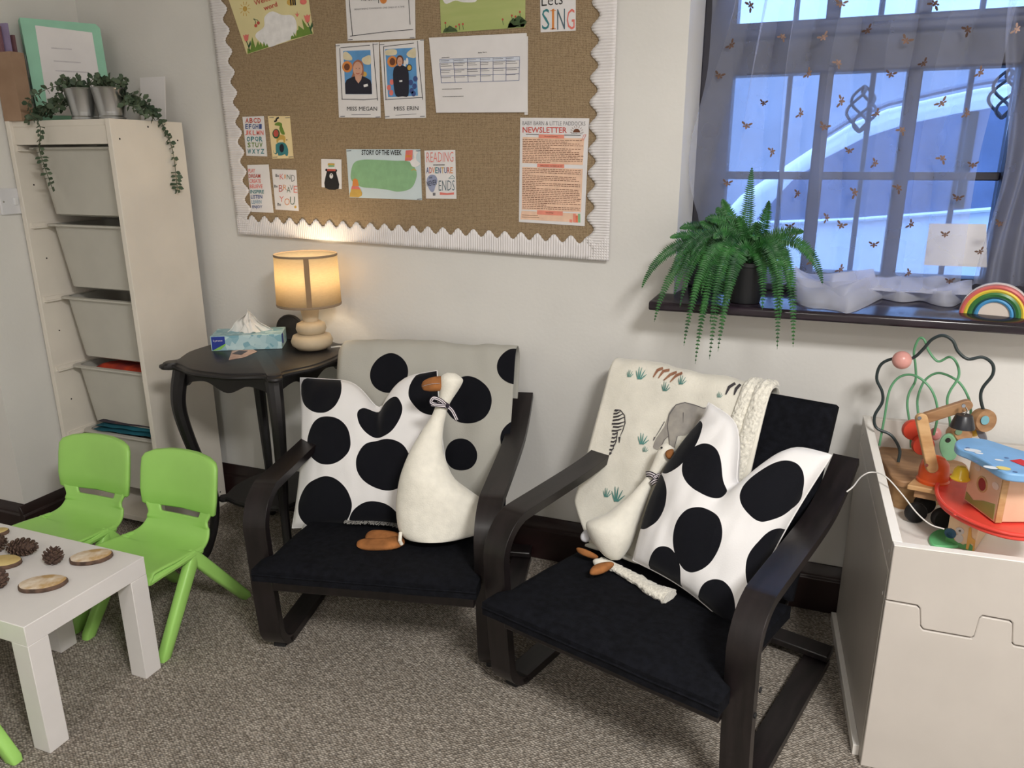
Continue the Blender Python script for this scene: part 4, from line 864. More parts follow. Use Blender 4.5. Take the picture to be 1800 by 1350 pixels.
c1 = (-.969, 1.502, 0); a1 = .216; c2 = (-.327, 1.434, 0); a2 = -.278
ARM = thing('armchair', 'black bentwood armchair with a dotted linen throw, beside the lamp table', 'armchair', c1, a1, group='black bentwood armchairs')
for s_ in (-1, 1):
    f_ = ribbon(s_*HW-SW2, s_*HW+SW2, chair_pts(), .023).build('side_frame', M_chairwood, ARM, bevel=.004, smooth=50)
    MB().box((s_*HW, .055, .003), (.035, .03, .016)).build('foot_pad', M_rubber, f_, bevel=.003)
    MB().box((s_*HW, .58, .0035), (.035, .03, .007)).build('foot_pad', M_rubber, f_, bevel=.002)
    for yy, zz in ((.005, .26), (.02, .31)):
        q = MB(); q.lathe([(.006, 0), (.006, .003), (.003, .004)], (s_*(HW+SW2), yy-.012, zz), 10, Matrix.Rotation(s_*PI/2, 3, 'Y')); q.build('bolt', M_rubber, f_)
MB().span((-HW-SW2, .585, .026), (HW+SW2, .645, .046)).build('floor_crossbar', M_chairwood, ARM, bevel=.004)
MB().span((-HW+SW2, -.03, .222), (HW-SW2, -.008, .278)).build('front_crossbar', M_chairwood, ARM, bevel=.004)
bd_ = Vector((0, .218, .452)).normalized(); bn = Vector((0, -bd_.z, bd_.y)); BO = Vector((0, .40, .262))
def back(X, s, off): return BO+bd_*s+bn*off+Vector((X, 0, 0))
BL = .502
for s_ in (-1, 1):
    pth = [(-.04, .262), (.15, .238), (.30, .222), (.37, .222), (.42, .25)]+[(back(0, s, -.052).y, back(0, s, -.052).z) for s in (.10, .25, .40, .49)]
    ribbon(s_*.232-.027, s_*.232+.027, pth, .02).build('seat_rail', M_chairwood, ARM, bevel=.003, smooth=50)
for s in (.12, .30, .46): MB().box(back(0, s, -.052), (.44, .018, .05), Matrix.Rotation(-.45, 3, 'X')).build('back_slat', M_chairwood, ARM, bevel=.003)
def pad(fn, nu, nv, T, ed=.15):
    """closed cushion: fn(u, v, o) gives the surface point at offset o"""
    m = MB()
    def th(u, v): return max(0, (1-abs(2*u-1)**14)*(1-abs(2*v-1)**14))**.45
    m.grid(lambda u, v: fn(u, v, T*(ed+(1-ed)*th(u, v))), nu, nv); m.grid(lambda u, v: fn(u, v, -T*(ed+(1-ed)*th(u, v))), nu, nv)
    n1 = (nu+1)*(nv+1)
    edge = [(i, 0) for i in range(nu)]+[(nu, j) for j in range(nv)]+[(i, nv) for i in range(nu, 0, -1)]+[(0, j) for j in range(nv, 0, -1)]
    id_ = [a*(nv+1)+b3 for a, b3 in edge]; E_ = len(id_)
    m.f += [(id_[i], id_[(i+1) % E_], id_[(i+1) % E_]+n1, id_[i]+n1) for i in range(E_)]
    return m
def seatfn(u, v, o):
    Y = -.088+v*.50; hw = .290 if Y < -.03 else (.290-.018*min(1, (Y+.03)/.03))
    Zc = .300-.052*(v**1.1)+.006*math.sin(PI*v) - .008*math.exp(-((v-.62)/.18)**2)*math.sin(PI*u)
    n_ = .002*noise.noise(Vector((u*6, v*6, 3)))
    return Vector(((u-.5)*2*hw, Y, Zc+o+n_))
pad(seatfn, 40, 34, .026, .62).build('seat_cushion', M_canvas, ARM, smooth=60)
def backfn(u, v, o): return back((u-.5)*.545, .02+v*(BL-.01), o+.002*noise.noise(Vector((u*5, v*5, 9)))-.004)
pad(backfn, 36, 34, .034, .5).build('back_cushion', M_canvas, ARM, smooth=60)
q = MB(); rim_ = [seatfn(u/30, 0, .004)+Vector((0, -.001, 0)) for u in range(31)]; q.tube(rim_, .0028, 6); q.build('piping', M_canvas, ARM)
ARM2 = dup(ARM, c2, a2, 'black bentwood armchair with an animal print blanket, beside the toy box')
MC1, MC2 = MW[ARM], MW[ARM2]
def on_back(M, px, py, off):
    Pw = M @ back(0, 0, off); nw = (M.to_3x3() @ bn); L_ = M.inverted() @ at_plane(px, py, Pw, nw); d = L_-back(0, 0, off); return L_.x, d.dot(bd_)
# ------------------------------------------------------------------ throws over the chair backs
def patch(pts2d, fn, cut=.012):
    """flat outline cut into small faces and laid on a curved surface by fn(x, s)"""
    bm = bmesh.new(); vs = [bm.verts.new((p[0], p[1], 0)) for p in pts2d]; bm.faces.new(vs); bmesh.ops.triangulate(bm, faces=bm.faces[:])
    for _ in range(5):
        ed = [e for e in bm.edges if e.calc_length() > cut]
        if not ed: break
        bmesh.ops.subdivide_edges(bm, edges=ed, cuts=1); bmesh.ops.triangulate(bm, faces=bm.faces[:])
    bm.verts.ensure_lookup_table(); m = MB(); idx = {v: i for i, v in enumerate(bm.verts)}
    m.add([fn(v.co.x, v.co.y) for v in bm.verts], [tuple(idx[v] for v in f.verts) for f in bm.faces]); bm.free(); return m
class Throw:
    def __init__(s, x0, x1, off, wr, seed, seat_from=.215, behind=.30, edge=-.272):
        s.x0, s.x1, s.off, s.wr, s.seed, s.edge = x0, x1, off, wr, seed, edge
        path = [(seat_from, .2995), ((seat_from+.36)/2, .2925), (.36, .286)]
        path += [(back(0, a, off).y, back(0, a, off).z) for a in (.07, .15, .25, .35, .43, .48)]; s.nfront = len(path)
        for i in range(1, 6):
            a = i/6*PI; c = back(0, .492, off-.048); v = bn*(.048*math.cos(a))+bd_*(.040*math.sin(a)); path.append(((c+v).y, (c+v).z))
        path += [(back(0, a, off-.096).y, back(0, a, off-.096).z) for a in (.48, .40, .30, .48-behind)]
        S = smoothpts([(0, a, b2) for a, b2 in path], 10); s.S = S; s.cum = [0]
        for i in range(1, len(S)): s.cum.append(s.cum[-1]+(S[i]-S[i-1]).length)
        s.L = s.cum[-1]
        i0 = 3*10; s.t_at_s07 = s.cum[i0]
    def center(s, t):
        t = max(0, min(s.L-1e-6, t)); 
        for i in range(1, len(s.cum)):
            if s.cum[i] >= t:
                f = (t-s.cum[i-1])/(s.cum[i]-s.cum[i-1]); p = s.S[i-1].lerp(s.S[i], f); d = (s.S[i]-s.S[i-1]).normalized(); return p, Vector((0, -d.z, d.y))
    def at(s, X, t, lift=0):
        p, n = s.center(t)
        wv = s.wr*(noise.noise(Vector((X*7, t*2.2, s.seed)))+.6*noise.noise(Vector((X*16+t*3, t*5, s.seed+4)))) + abs(s.wr)*.6
        q = p+n*(wv+lift); q.x = X
        if s.edge is not None and X < s.edge:
            d = s.edge-X; q.x = s.edge-.018*math.sin(min(1, d/.05)*PI/2)-d*.15; q = q-n*(d*.85)
        return q
    def t_of_s(s, a): return s.t_at_s07+(a-.07)
def throw_mesh(T, skew=None, nu=70, nv=110):
    m = MB()
    def fn(u, v):
        t = v*T.L; X = T.x0+(T.x1-T.x0)*u
        if skew: X = skew(u, t)
        return T.at(X, t)
    m.grid(fn, nu, nv, uv=True); return m
M_linen_base = (182, 180, 172)
T1 = Throw(-.335, .288, .046, .010, 2, seat_from=.232)
TH1 = thing('dotted_throw', 'grey linen throw with black dots and fringe draped over the left armchair', 'throw', c1, a1)
dots = []
for px, py, rp in ((685, 655, 36), (822, 703, 44), (905, 645, 32), (912, 770, 34), (892, 880, 34), (812, 800, 30), (600, 760, 36), (700, 800, 36)):
    X, a = on_back(MC1, px, py, .05); r_ = rp/600; dots.append(((X-T1.x0)/(T1.x1-T1.x0), T1.t_of_s(a)/T1.L, r_/(T1.x1-T1.x0), r_/T1.L))
M_linen = dotted_mat('dotted_linen', M_linen_base, dots, wob=.012, bump=.5)
throw_mesh(T1).build('cloth', M_linen, TH1, solid=.003, smooth=60)
rnd = random.Random(5); q = MB()
for i in range(110):
    X = -.16+.26*i/109; a = T1.at(X, 0.0); q.tube([a, a+Vector((rnd.uniform(-.004, .004), -.012, .002)), a+Vector((rnd.uniform(-.008, .008), -.026, .001+rnd.uniform(0, .004)))], .0011, 4)
q.build('fringe', mat('grey_fringe', (150, 148, 144), .9, var=.1), TH1, kind='stuff')
q = MB()
for i in range(26):
    t = T1.t_of_s(.34+.16*i/25); a = T1.at(-.335, t); q.tube([a, a+Vector((-.004, .006, -.012)), a+Vector((-.008+rnd.uniform(-.004, .004), .008, -.03))], .0014, 4)
q.build('side_fringe', mat('dark_fringe', (60, 60, 66), .9, var=.3, vscale=60), TH1, kind='stuff')

T2 = Throw(-.345, .118, .046, .008, 7, seat_from=.31, edge=None)
TH2 = thing('animal_blanket', 'cream fleece blanket printed with zebra and elephant over the right armchair', 'blanket', c2, a2)
throw_mesh(T2, skew=lambda u, t: (-.255-.09*min(1, max(0, t-.03)/.12))+(.118+.255+.09*min(1, max(0, t-.03)/.12))*u, nu=60).build('cloth', M_fleece, TH2, solid=.006, smooth=60)
zc = Z(1050, 630, 5)
def on2(x, y): X, a = on_back(MC2, *zc(x, y), .05); return X, a
def print2(name, pts, m, lift=.0055, smooth_=2):
    q = [on2(*p) for p in (loop2d(pts, smooth_) if smooth_ > 1 else pts)]; return patch(q, lambda X, a: T2.at(X, T2.t_of_s(a), lift)).build(name, m, TH2, fix=False, smooth=60)
def stroke2(name, pts, wd, m, lift=.0062):
    P2 = [Vector(p) for p in pts]; lft = []; rgt = []
    for i, p in enumerate(P2):
        d = (P2[min(i+1, len(P2)-1)]-P2[max(i-1, 0)]).normalized(); n2 = Vector((-d.y, d.x))*wd/2*(1 if i < len(P2)-1 else .4); lft.append(p+n2); rgt.append(p-n2)
    return print2(name, [tuple(a) for a in lft+rgt[::-1]], m, lift, 1)
M_ele = mat('elephant_print', (150, 146, 142), .95, rgb2=(176, 170, 162), vscale=25); M_ele2 = mat('elephant_line', (98, 94, 96), .95, var=.1); M_zeb = mat('zebra_line', (62, 58, 62), .95, var=.1); M_gir = mat('giraffe_print', (166, 122, 96), .95, rgb2=(140, 92, 70), vscale=60); M_tuft = mat('grass_print', (84, 138, 132), .95, var=.1)
print2('elephant_print', ((500, 775), (530, 700), (600, 600), (640, 480), (700, 410), (780, 390), (860, 410), (930, 440), (1040, 432), (1100, 455), (1118, 500), (1110, 560), (1060, 640), (960, 650), (850, 640), (780, 680), (715, 690), (690, 800), (650, 790), (640, 690), (600, 720), (560, 800), (520, 800)), M_ele)
for st in (((640, 690), (625, 600), (640, 500), (700, 415), (780, 392), (870, 415), (940, 442), (1040, 434), (1105, 460), (1116, 540)), ((600, 560), (560, 630), (510, 710)), ((766, 480), (765, 570)), ((640, 690), (650, 780)), ((715, 690), (690, 790)), ((560, 800), (600, 720), (635, 690)), ((1010, 450), (1060, 500), (1055, 580))): stroke2('elephant_outline', st, 7, M_ele2)
stroke2('elephant_tail', ((515, 695), (503, 725)), 16, M_ele2)
for k, st in enumerate((((160, 460), (200, 456)), ((152, 490), (215, 470)), ((150, 520), (235, 492)), ((146, 550), (250, 520)), ((140, 580), (256, 560)), ((150, 605), (240, 595)), ((140, 640), (225, 625)), ((145, 668), (190, 655)), ((140, 700), (185, 690)), ((132, 735), (178, 725)), ((128, 770), (172, 758)), ((120, 805), (160, 795)))): stroke2('zebra_stripe', (st[0], ((st[0][0]+st[1][0])/2, (st[0][1]+st[1][1])/2+8), st[1]), 15, M_zeb)
stroke2('zebra_outline', ((165, 455), (215, 460), (250, 505), (256, 570), (235, 640), (208, 700)), 8, M_zeb); stroke2('zebra_tail', ((208, 695), (205, 745)), 18, M_zeb); stroke2('zebra_leg_line', ((190, 650), (180, 730), (128, 848)), 8, M_zeb); stroke2('zebra_hoof', ((133, 830), (120, 852)), 24, M_zeb)
for st in (((570, 102), (530, 120), (500, 175)), ((625, 112), (580, 125), (545, 182)), ((690, 128), (640, 150), (590, 200)), ((740, 138), (690, 160), (645, 212))): stroke2('giraffe_leg_print', st, 24, M_gir)
for st in (((1205, 222), (1160, 260), (1135, 325)), ((1250, 228), (1220, 270), (1205, 325))): stroke2('zebra_leg_print', st, 26, M_zeb)
for (x, y, k) in ((380, 190, 1.0), (290, 170, .6), (740, 235, .8), (600, 290, .8), (405, 760, 1.0), (90, 1220, .8), (180, 1260, 1.3), (1300, 365, .7), (1355, 365, .8), (430, 825, .5), (1080, 350, .5)):
    for j, (dx_, dy_) in enumerate(((-30, -70), (-8, -100), (14, -95), (45, -75), (60, -40))): stroke2('grass_blade_print', ((x+j*6-12, y), (x+dx_*.5*k+j*4-8, y+dy_*.55*k), (x+dx_*k, y+dy_*k)), 9*k, M_tuft)
def fluffy(fn, nu, nv, amp, f=260):
    m = MB(); m.grid(lambda u, v: fn(u, v, amp*(.5+.7*noise.noise(Vector((u*nu*.55, v*nv*.55, 1.5)))+.5*noise.noise(Vector((u*nu*1.3, v*nv*1.3, 5.5))))), nu, nv); return m
t0_, t1_ = T2.t_of_s(.24), T2.t_of_s(.52)+.05
for xa, xb in ((.048, .083), (.080, .122)):
    def sh(u, v, a): X = xa+(xb-xa)*u-.022*(1-v); t = t0_+(t1_-t0_)*v; return T2.at(X, t, .004+.010*math.sin(PI*u)**.5+a*math.sin(PI*u)**.3)
    fluffy(sh, 14, 90, .006).build('sherpa_trim', M_sherpa, TH2, smooth=60)
# blanket corner trailing onto the seat
pa = [(1055, 985), (1085, 1000), (1120, 1020), (1150, 1040), (1178, 1052)]
cs = [MC2.inverted() @ at_z(x, y, .300) for x, y in pa]; S_ = smoothpts(cs, 8); m = MB(); R = []
for i, p in enumerate(S_):
    t = (S_[min(i+1, len(S_)-1)]-S_[max(i-1, 0)]).normalized(); e = Vector((-t.y, t.x, 0)); r_ = .010+.010*(i/len(S_))**2
    R.append([Vector((p.x, p.y, seatfn(.5, max(0, min(1, (p.y+.088)/.5)), .03).z+.007))+(e*math.cos(a)*r_*1.5+Vector((0, 0, 1))*math.sin(a)*r_*.8)*(1+.35*noise.noise(Vector((i*.8, a*3, 2)))) for a in [2*PI*j/16 for j in range(16)]])
m.rings(R); m.build('sherpa_corner', M_sherpa, TH2, smooth=60)

# ------------------------------------------------------------------ dotted pillows
def inv_bil(p, q4):
    u = v = .5
    for _ in range(30):
        f = lambda a, b2: (q4[0]*(1-a)*(1-b2)+q4[1]*a*(1-b2)+q4[2]*a*b2+q4[3]*(1-a)*b2)
        r_ = f(u, v)-p; du = (f(u+1e-4, v)-f(u, v))/1e-4; dv = (f(u, v+1e-4)-f(u, v))/1e-4; det = du.x*dv.y-du.y*dv.x
        u -= (r_.x*dv.y-r_.y*dv.x)/det; v -= (du.x*r_.y-du.y*r_.x)/det
    return u, v
def pillow(name, label, M, px4, offs, T, chop, dots_px, rad, bulge=0):
    """px4: bottom left, bottom right, top right, top left corners; offs: distance of each from the chair back"""
    C4 = []
    for (x, y), o in zip(px4, offs):
        Pw = M @ back(0, 0, o); C4.append(at_plane(x, y, Pw, M.to_3x3() @ bn))
    q4 = [Vector(p) for p in px4]; dots = []
    for (x, y, k, *k2) in dots_px:
        u, v = inv_bil(Vector((x, y)), q4); v1 = v
        for _ in range(25): v1 += .5*(v-(v1-chop[2]*math.exp(-((u-chop[0])/chop[1])**2)*max(0, (v1-.35)/.65)**1.8))
        v = v1; dots.append((u, v, rad*k, rad*(k2[0] if k2 else k)))
    t = thing(name, label, 'cushion', tuple(min(C4, key=lambda p: p.z)), group='black dotted cushions')
    nrm = ((C4[1]-C4[0]).cross(C4[3]-C4[0])).normalized()
    if nrm.dot(CAM-C4[0]) < 0: nrm = -nrm
    cu, cw, cdp = chop
    def P_(u, v, sd):
        eu = 1-abs(2*u-1)**2.2; ev = 1-abs(2*v-1)**2.2; th = (max(0, eu)*max(0, ev))**.42*T
        uu = u+(u-.5)*-.07*math.sin(PI*v); vv = v+(v-.5)*-.07*math.sin(PI*u)
        g = math.exp(-((u-cu)/cw)**2)*max(0, (v-.35)/.65)**1.8
        vv -= g*cdp; uu -= bulge*math.sin(PI*min(1, v*1.1))*(1-u)**2; uu += (cu-u)*.22*g
        p = C4[0]*(1-uu)*(1-vv)+C4[1]*uu*(1-vv)+C4[2]*uu*vv+C4[3]*(1-uu)*vv
        wr = .006*noise.noise(Vector((u*5, v*5, 3+len(label))))+.004*noise.noise(Vector((u*12, v*4, 8)))
        crease = -.028*math.exp(-((u-cu)/(cw*.35))**2)*max(0, (v-.45)/.55)*(1 if sd > 0 else .4)
        return p+nrm*(sd*(th*(1-.15*g)+.0015)+(wr+crease)*min(1, th/T*2))
    m = MB(); n = 56; m.grid(lambda u, v: P_(u, v, 1), n, n, uv=True); m.grid(lambda u, v: P_(u, v, -1), n, n, uv=True)
    mt = dotted_mat(name+'_print_%d' % len(label), (238, 236, 236), dots, wob=.014)
    m.build('cover', mt, t, world=True, smooth=70)
    q = MB(); q.tube([P_(u, v, 0) for u, v in [(i/30, 0) for i in range(30)]+[(1, i/30) for i in range(30)]+[(1-i/30, 1) for i in range(30)]+[(0, 1-i/30) for i in range(31)]], .0022, 6); q.build('seam', mat('pillow_seam', (232, 230, 230), .9, var=.02), t, world=True)
    return t
pillow('dotted_cushion', 'white cushion with black dots behind the goose on the left armchair', MC1, [(514, 928), (812, 938), (768, 652), (528, 664)], [.150, .150, .105, .105], .068, (.57, .13, .19),
    [(570, 690, 1), (586, 783, 1), (578, 895, 1.08), (681, 745, 1.0), (690, 826, 1.1), (672, 940, 1.05), (768, 690, 1.0), (795, 800, 1.05), (790, 905, 1)], .163)
pillow('dotted_cushion', 'white cushion with black dots, peaked corner up, on the right armchair', MC2, [(1113, 985), (1292, 1112), (1462, 800), (1246, 708)], [.165, .165, .125, .125], .07, (.50, .15, .30),
    [(1212, 795, .72, 1.1), (1318, 790, .5), (1266, 838, 1.2, .85), (1375, 868, 1.1), (1160, 892, 1.0), (1246, 962, 1.12), (1372, 1000, 1.15), (1172, 1025, .95), (1260, 1085, 1.0), (1440, 930, .8)], .165, .13)

# ------------------------------------------------------------------ plush geese
M_black = mat('black_thread', (20, 20, 22), .5, var=.1)
M_strip = bpy.data.materials.new('striped_ribbon'); M_strip.use_nodes = True; nt = M_strip.node_tree; b_ = nt.nodes['Principled BSDF']; uvn = nt.nodes.new('ShaderNodeUVMap'); sp_ = nt.nodes.new('ShaderNodeSeparateXYZ'); mm = nt.nodes.new('ShaderNodeMath'); mm.operation = 'MULTIPLY'; mm.inputs[1].default_value = 2.5; fr = nt.nodes.new('ShaderNodeMath'); fr.operation = 'FRACT'; gt = nt.nodes.new('ShaderNodeMath'); gt.operation = 'GREATER_THAN'; gt.inputs[1].default_value = .5
mx_ = nt.nodes.new('ShaderNodeMixRGB'); mx_.inputs[1].default_value = lin((36, 26, 42)); mx_.inputs[2].default_value = lin((236, 228, 232)); nt.links.new(uvn.outputs[0], sp_.inputs[0]); nt.links.new(sp_.outputs[1], mm.inputs[0]); nt.links.new(mm.outputs[0], fr.inputs[0]); nt.links.new(fr.outputs[0], gt.inputs[0]); nt.links.new(gt.outputs[0], mx_.inputs[0]); nt.links.new(mx_.outputs[0], b_.inputs['Base Color']); b_.inputs['Roughness'].default_value = .8
class Goose:
    def __init__(s, label, base_px, base_z, lean, turn=0):
        s.P0 = at_z(*base_px, base_z); h = (Vector((CAM.x, CAM.y, 0))-Vector((s.P0.x, s.P0.y, 0))).normalized()
        h = Matrix.Rotation(turn, 3, 'Z') @ h; s.n = (h*math.cos(lean)+Vector((0, 0, 1))*math.sin(lean)).normalized()
        s.o = thing('plush_goose', label, 'soft toy', tuple(s.P0), group='white plush geese')
    def p(s, x, y, o=0): return at_plane(x, y, s.P0, s.n)+s.n*o
    def loft(s, name, pairs, depth, m, seg=28, dmax=.07):
        R = []; A_ = smoothpts([s.p(*a) for a, b2 in pairs], 3); B_ = smoothpts([s.p(*b2) for a, b2 in pairs], 3)
        for a, b2 in zip(A_, B_):
            c = (a+b2)/2; h = (b2-a)/2; d = min(dmax, h.length*depth); R.append([c+h*math.cos(t)+s.n*(d*math.sin(t)) for t in [2*PI*i/seg for i in range(seg)]])
        q = MB(); q.rings(R); return q.build(name, m, s.o, world=True, smooth=60)
    def foot(s, name, pts, th, m, o=0):
        c = [s.p(*p_, o) for p_ in loop2d(pts, 4)]; ctr = sum(c, Vector())/len(c); R = []
        for k, zz in ((.55, -1), (.9, -.6), (1, 0), (.9, .6), (.55, 1)): R.append([ctr+(p_-ctr)*k+s.n*(zz*th) for p_ in c])
        q = MB(); q.rings(R); return q.build(name, m, s.o, world=True, smooth=60)
    def flat(s, name, pts, zz, th, m):
        c = [at_z(*p_, zz) for p_ in loop2d(pts, 4)]; ctr = sum(c, Vector())/len(c); R = []
        for k, f in ((.5, -1), (.9, -.7), (1, -.2), (.97, .3), (.8, .8), (.4, 1)): R.append([ctr+(p_-ctr)*k+Vector((0, 0, f*th)) for p_ in c])
        q = MB(); q.rings(R); return q.build(name, m, s.o, world=True, smooth=60)
    def ribbon(s, name, pts, wd, o, parent=None):
        S = smoothpts([s.p(*p_, oo+o) for *p_, oo in pts], 5); up_ = s.n; m = MB(); k = len(S)
        def fn(u, v):
            i = min(k-1, int(round(u*(k-1)))); t = (S[min(i+1, k-1)]-S[max(i-1, 0)]).normalized(); e = t.cross(up_).normalized(); return S[i]+e*(v-.5)*wd
        m.grid(fn, k-1, 5, uv=True); return m.build(name, M_strip, parent or s.o, world=True, solid=.001)
g = Goose('upright white plush goose facing left on the left armchair', (768, 944), .325, .28)
g.loft('body', [((728, 948), (800, 946)), ((712, 945), (828, 940)), ((701, 932), (850, 934)), ((697, 910), (868, 918)), ((696, 889), (870, 895)), ((698, 865), (832, 866)), ((703, 838), (800, 842)), ((712, 812), (786, 815)), ((723, 788), (779, 792)), ((735, 768), (778, 768)), ((746, 750), (780, 748)), ((757, 734), (784, 731)), ((764, 718), (788, 715)), ((769, 705), (795, 702)), ((773, 692), (803, 690)), ((773, 680), (811, 677)), ((773, 668), (814, 668)), ((777, 660), (808, 661)), ((786, 655), (800, 656))], .95, M_goose)
g.loft('beak', [((741, 676), (741, 680)), ((744, 670), (745, 686)), ((753, 665), (755, 688)), ((764, 662), (766, 688)), ((775, 661), (776, 687))], .8, M_tan)
g.ribbon('beak_seam', [(742, 679, .010), (757, 675, .017), (773, 674, .02)], .0012, 0)
q = MB(); q.ball(g.p(790, 658, .010), .0032, 10, 8); q.build('eye', M_black, g.o, world=True)
bow = g.ribbon('collar_ribbon', [(766, 712, .004), (772, 709, .014), (780, 709, .02), (787, 713, .014), (790, 714, .003)], .012, .002)
g.ribbon('bow_loop', [(785, 713, .022), (774, 703, .030), (762, 699, .034), (758, 707, .03), (770, 711, .026), (785, 714, .024)], .011, .002, bow); g.ribbon('bow_tail', [(786, 713, .022), (795, 722, .022), (803, 738, .016)], .011, .003, bow); g.ribbon('bow_tail', [(785, 713, .022), (773, 712, .028), (758, 711, .026)], .010, .003, bow); q = MB(); q.ball(g.p(786, 713, .026), (.006, .005, .006), 10, 8); q.build('bow_knot', M_strip, bow, world=True)
g.flat('foot', [(630, 951), (629, 961), (650, 965), (690, 963), (710, 956), (708, 944), (690, 948), (660, 950)], .324, .010, M_tan); g.flat('foot', [(645, 938), (643, 947), (665, 951), (700, 949), (704, 940), (680, 935), (655, 934)], .322, .009, M_tan)
q = MB(); q.tube([g.p(705, 932, .03), g.p(704, 945, .04), g.p(707, 952, .035)], .005, 8); q.build('leg_cord', M_goose, g.o, world=True)
zg = Z(1000, 760, 4.355)
g2 = Goose('drooping white plush goose leaning right on the right armchair', (1085, 972), .326, .38, -.1)
g2.loft('body', [(zg(*a), zg(*b2)) for a, b2 in (((262, 935), (335, 978)), ((220, 885), (390, 975)), ((170, 815), (430, 935)), ((138, 745), (468, 880)), ((135, 690), (498, 815)), ((195, 655), (522, 745)), ((285, 620), (548, 670)), ((372, 560), (574, 598)), ((455, 490), (598, 530)), ((530, 412), (622, 452)), ((580, 355), (650, 390)), ((612, 300), (685, 345)), ((640, 240), (720, 290)), ((662, 180), (760, 240)), ((685, 130), (798, 200)), ((710, 98), (815, 160)), ((745, 80), (810, 122)))], .9, M_goose)
g2.foot('beak', [zg(*p_) for p_ in ((740, 160), (755, 138), (795, 128), (806, 150), (795, 195), (765, 205), (745, 185))], .012, M_tan, .024)
q = MB(); q.ball(g2.p(*zg(712, 118), .020), .0030, 10, 8); q.build('eye', M_black, g2.o, world=True)
cl = g2.ribbon('collar_ribbon', [(*zg(592, 320), .004), (*zg(625, 318), .017), (*zg(660, 335), .023), (*zg(692, 365), .014)], .014, .003); g2.ribbon('bow_tail', [(*zg(632, 392), .018), (*zg(660, 372), .026), (*zg(690, 365), .02)], .013, .004, cl); g2.ribbon('bow_loop', [(*zg(650, 350), .024), (*zg(700, 322), .02), (*zg(695, 350), .024)], .009, .005, cl)
g2.foot('foot', [zg(*p_) for p_ in ((60, 885), (95, 880), (170, 908), (228, 945), (205, 965), (140, 950), (80, 920))], .008, M_tan, .01); g2.flat('foot', [zg(*p_) for p_ in ((160, 1078), (175, 1040), (240, 1012), (320, 1002), (345, 1012), (290, 1052), (220, 1078))], .330, .009, M_tan)
g2.foot('leg', [zg(*p_) for p_ in ((195, 970), (230, 955), (290, 965), (335, 1000), (300, 1030), (240, 1015), (205, 1005))], .012, M_goose, .028); g2.foot('wash_label', [zg(*p_) for p_ in ((80, 800), (100, 765), (135, 755), (155, 825), (125, 848), (90, 835))], .010, mat('white_label', (222, 222, 228), .6, var=.02), -.02)

# ------------------------------------------------------------------ green nursery chairs
def green_chair(label, x, y, rz):
    t = thing('nursery_chair', label, 'chair', (x, y, 0), rz, group='lime green nursery chairs')
    path = smoothpts([(0, -.168, .226), (0, -.158, .243), (0, -.12, .247), (0, -.04, .240), (0, .02, .236), (0, .062, .246), (0, .084, .275), (0, .094, .31), (0, .106, .36)], 8); k = len(path)
    cum = [0]
    for i in range(1, k): cum.append(cum[-1]+(path[i]-path[i-1]).length)
    def fn(u, v):
        f = v*(k-1); i = min(k-2, int(f)); p = path[i].lerp(path[i+1], f-i); s_ = cum[i]/cum[-1]
        hw = .132+.010*math.sin(min(1, s_/.5)*PI) if s_ < .55 else .142-.030*min(1, (s_-.55)/.25) if s_ < .8 else .112+.024*min(1, (s_-.8)/.12)
        a = (u-.5)*2; edge = abs(a)**3; nrm = Vector((0, 0, 1)) if s_ < .45 else Vector((0, -.8, .3))
        return Vector((a*hw, p.y, p.z))+nrm*(.010*edge if s_ < .75 else .018*edge)-(Vector((0, 0, .010*edge)) if s_ < .06 else Vector())
    def hole(u, v): return .825 < v < .912 and abs(u-.5) < .29
    m = MB(); m.grid(fn, 20, 64, skip=hole); m.build('seat_shell', M_green, t, solid=.010, smooth=60, sub=1)
    R = []
    for (zz, hw, th, yy) in ((.312, .130, .006, .098), (.318, .138, .011, .099), (.36, .143, .013, .106), (.42, .143, .013, .118), (.452, .141, .013, .125), (.466, .132, .012, .129), (.476, .105, .011, .131), (.482, .06, .008, .133), (.484, .02, .005, .133)):
        ring = []
        for j in range(28):
            a = 2*PI*j/28; ca, sa = math.cos(a), math.sin(a); xx = math.copysign(abs(ca)**.35, ca)*hw; dd = math.copysign(abs(sa)**.6, sa)*th
            ring.append(Vector((xx, yy+dd-.022*(xx/.143)**2+.004, zz)))
        R.append(ring)
    q = MB(); q.rings(R); q.build('backrest', M_green, t, smooth=60)
    for s_ in (-1, 1):
        ap = Vector((s_*.128, -.01, .232))
        for foot in (Vector((s_*.140, -.170, .0)), Vector((s_*.140, .168, .0))):
            d = (foot-ap).normalized(); e = Vector((1, 0, 0)); g_ = d.cross(e).normalized(); R = []
            for f, w_, h_ in ((-.04, .012, .014), (0, .015, .019), (.5, .0145, .018), (.97, .014, .0165), (1.0, .012, .014)):
                c = ap+(foot-ap)*f; ring = []
                for j in range(16):
                    a = 2*PI*j/16; ca, sa = math.cos(a), math.sin(a); v_ = c+e*math.copysign(abs(ca)**.5, ca)*w_+g_*math.copysign(abs(sa)**.5, sa)*h_
                    ring.append(Vector((v_.x, v_.y, max(0, v_.z) if f < .9 else max(0, min(v_.z, .02)) if f < 1 else 0)))
                R.append(ring)
            q = MB(); q.rings(R); q.build('leg', M_green, t, smooth=60)
        q = MB(); q.tube(smoothpts([(s_*.128, .02, .236), (s_*.132, -.05, .240), (s_*.128, -.13, .238), (s_*.118, -.160, .230)], 5), .012, 10); q.build('side_rib', M_green, t)
    return t
green_chair('lime green nursery chair nearest the side table', -1.672, 1.482, 0)
green_chair('lime green nursery chair beside the left wall, farther from the side table', -2.015, 1.49, .03)
green_chair('lime green nursery chair of which only one leg shows at the bottom left', -1.735, .77, PI/2)

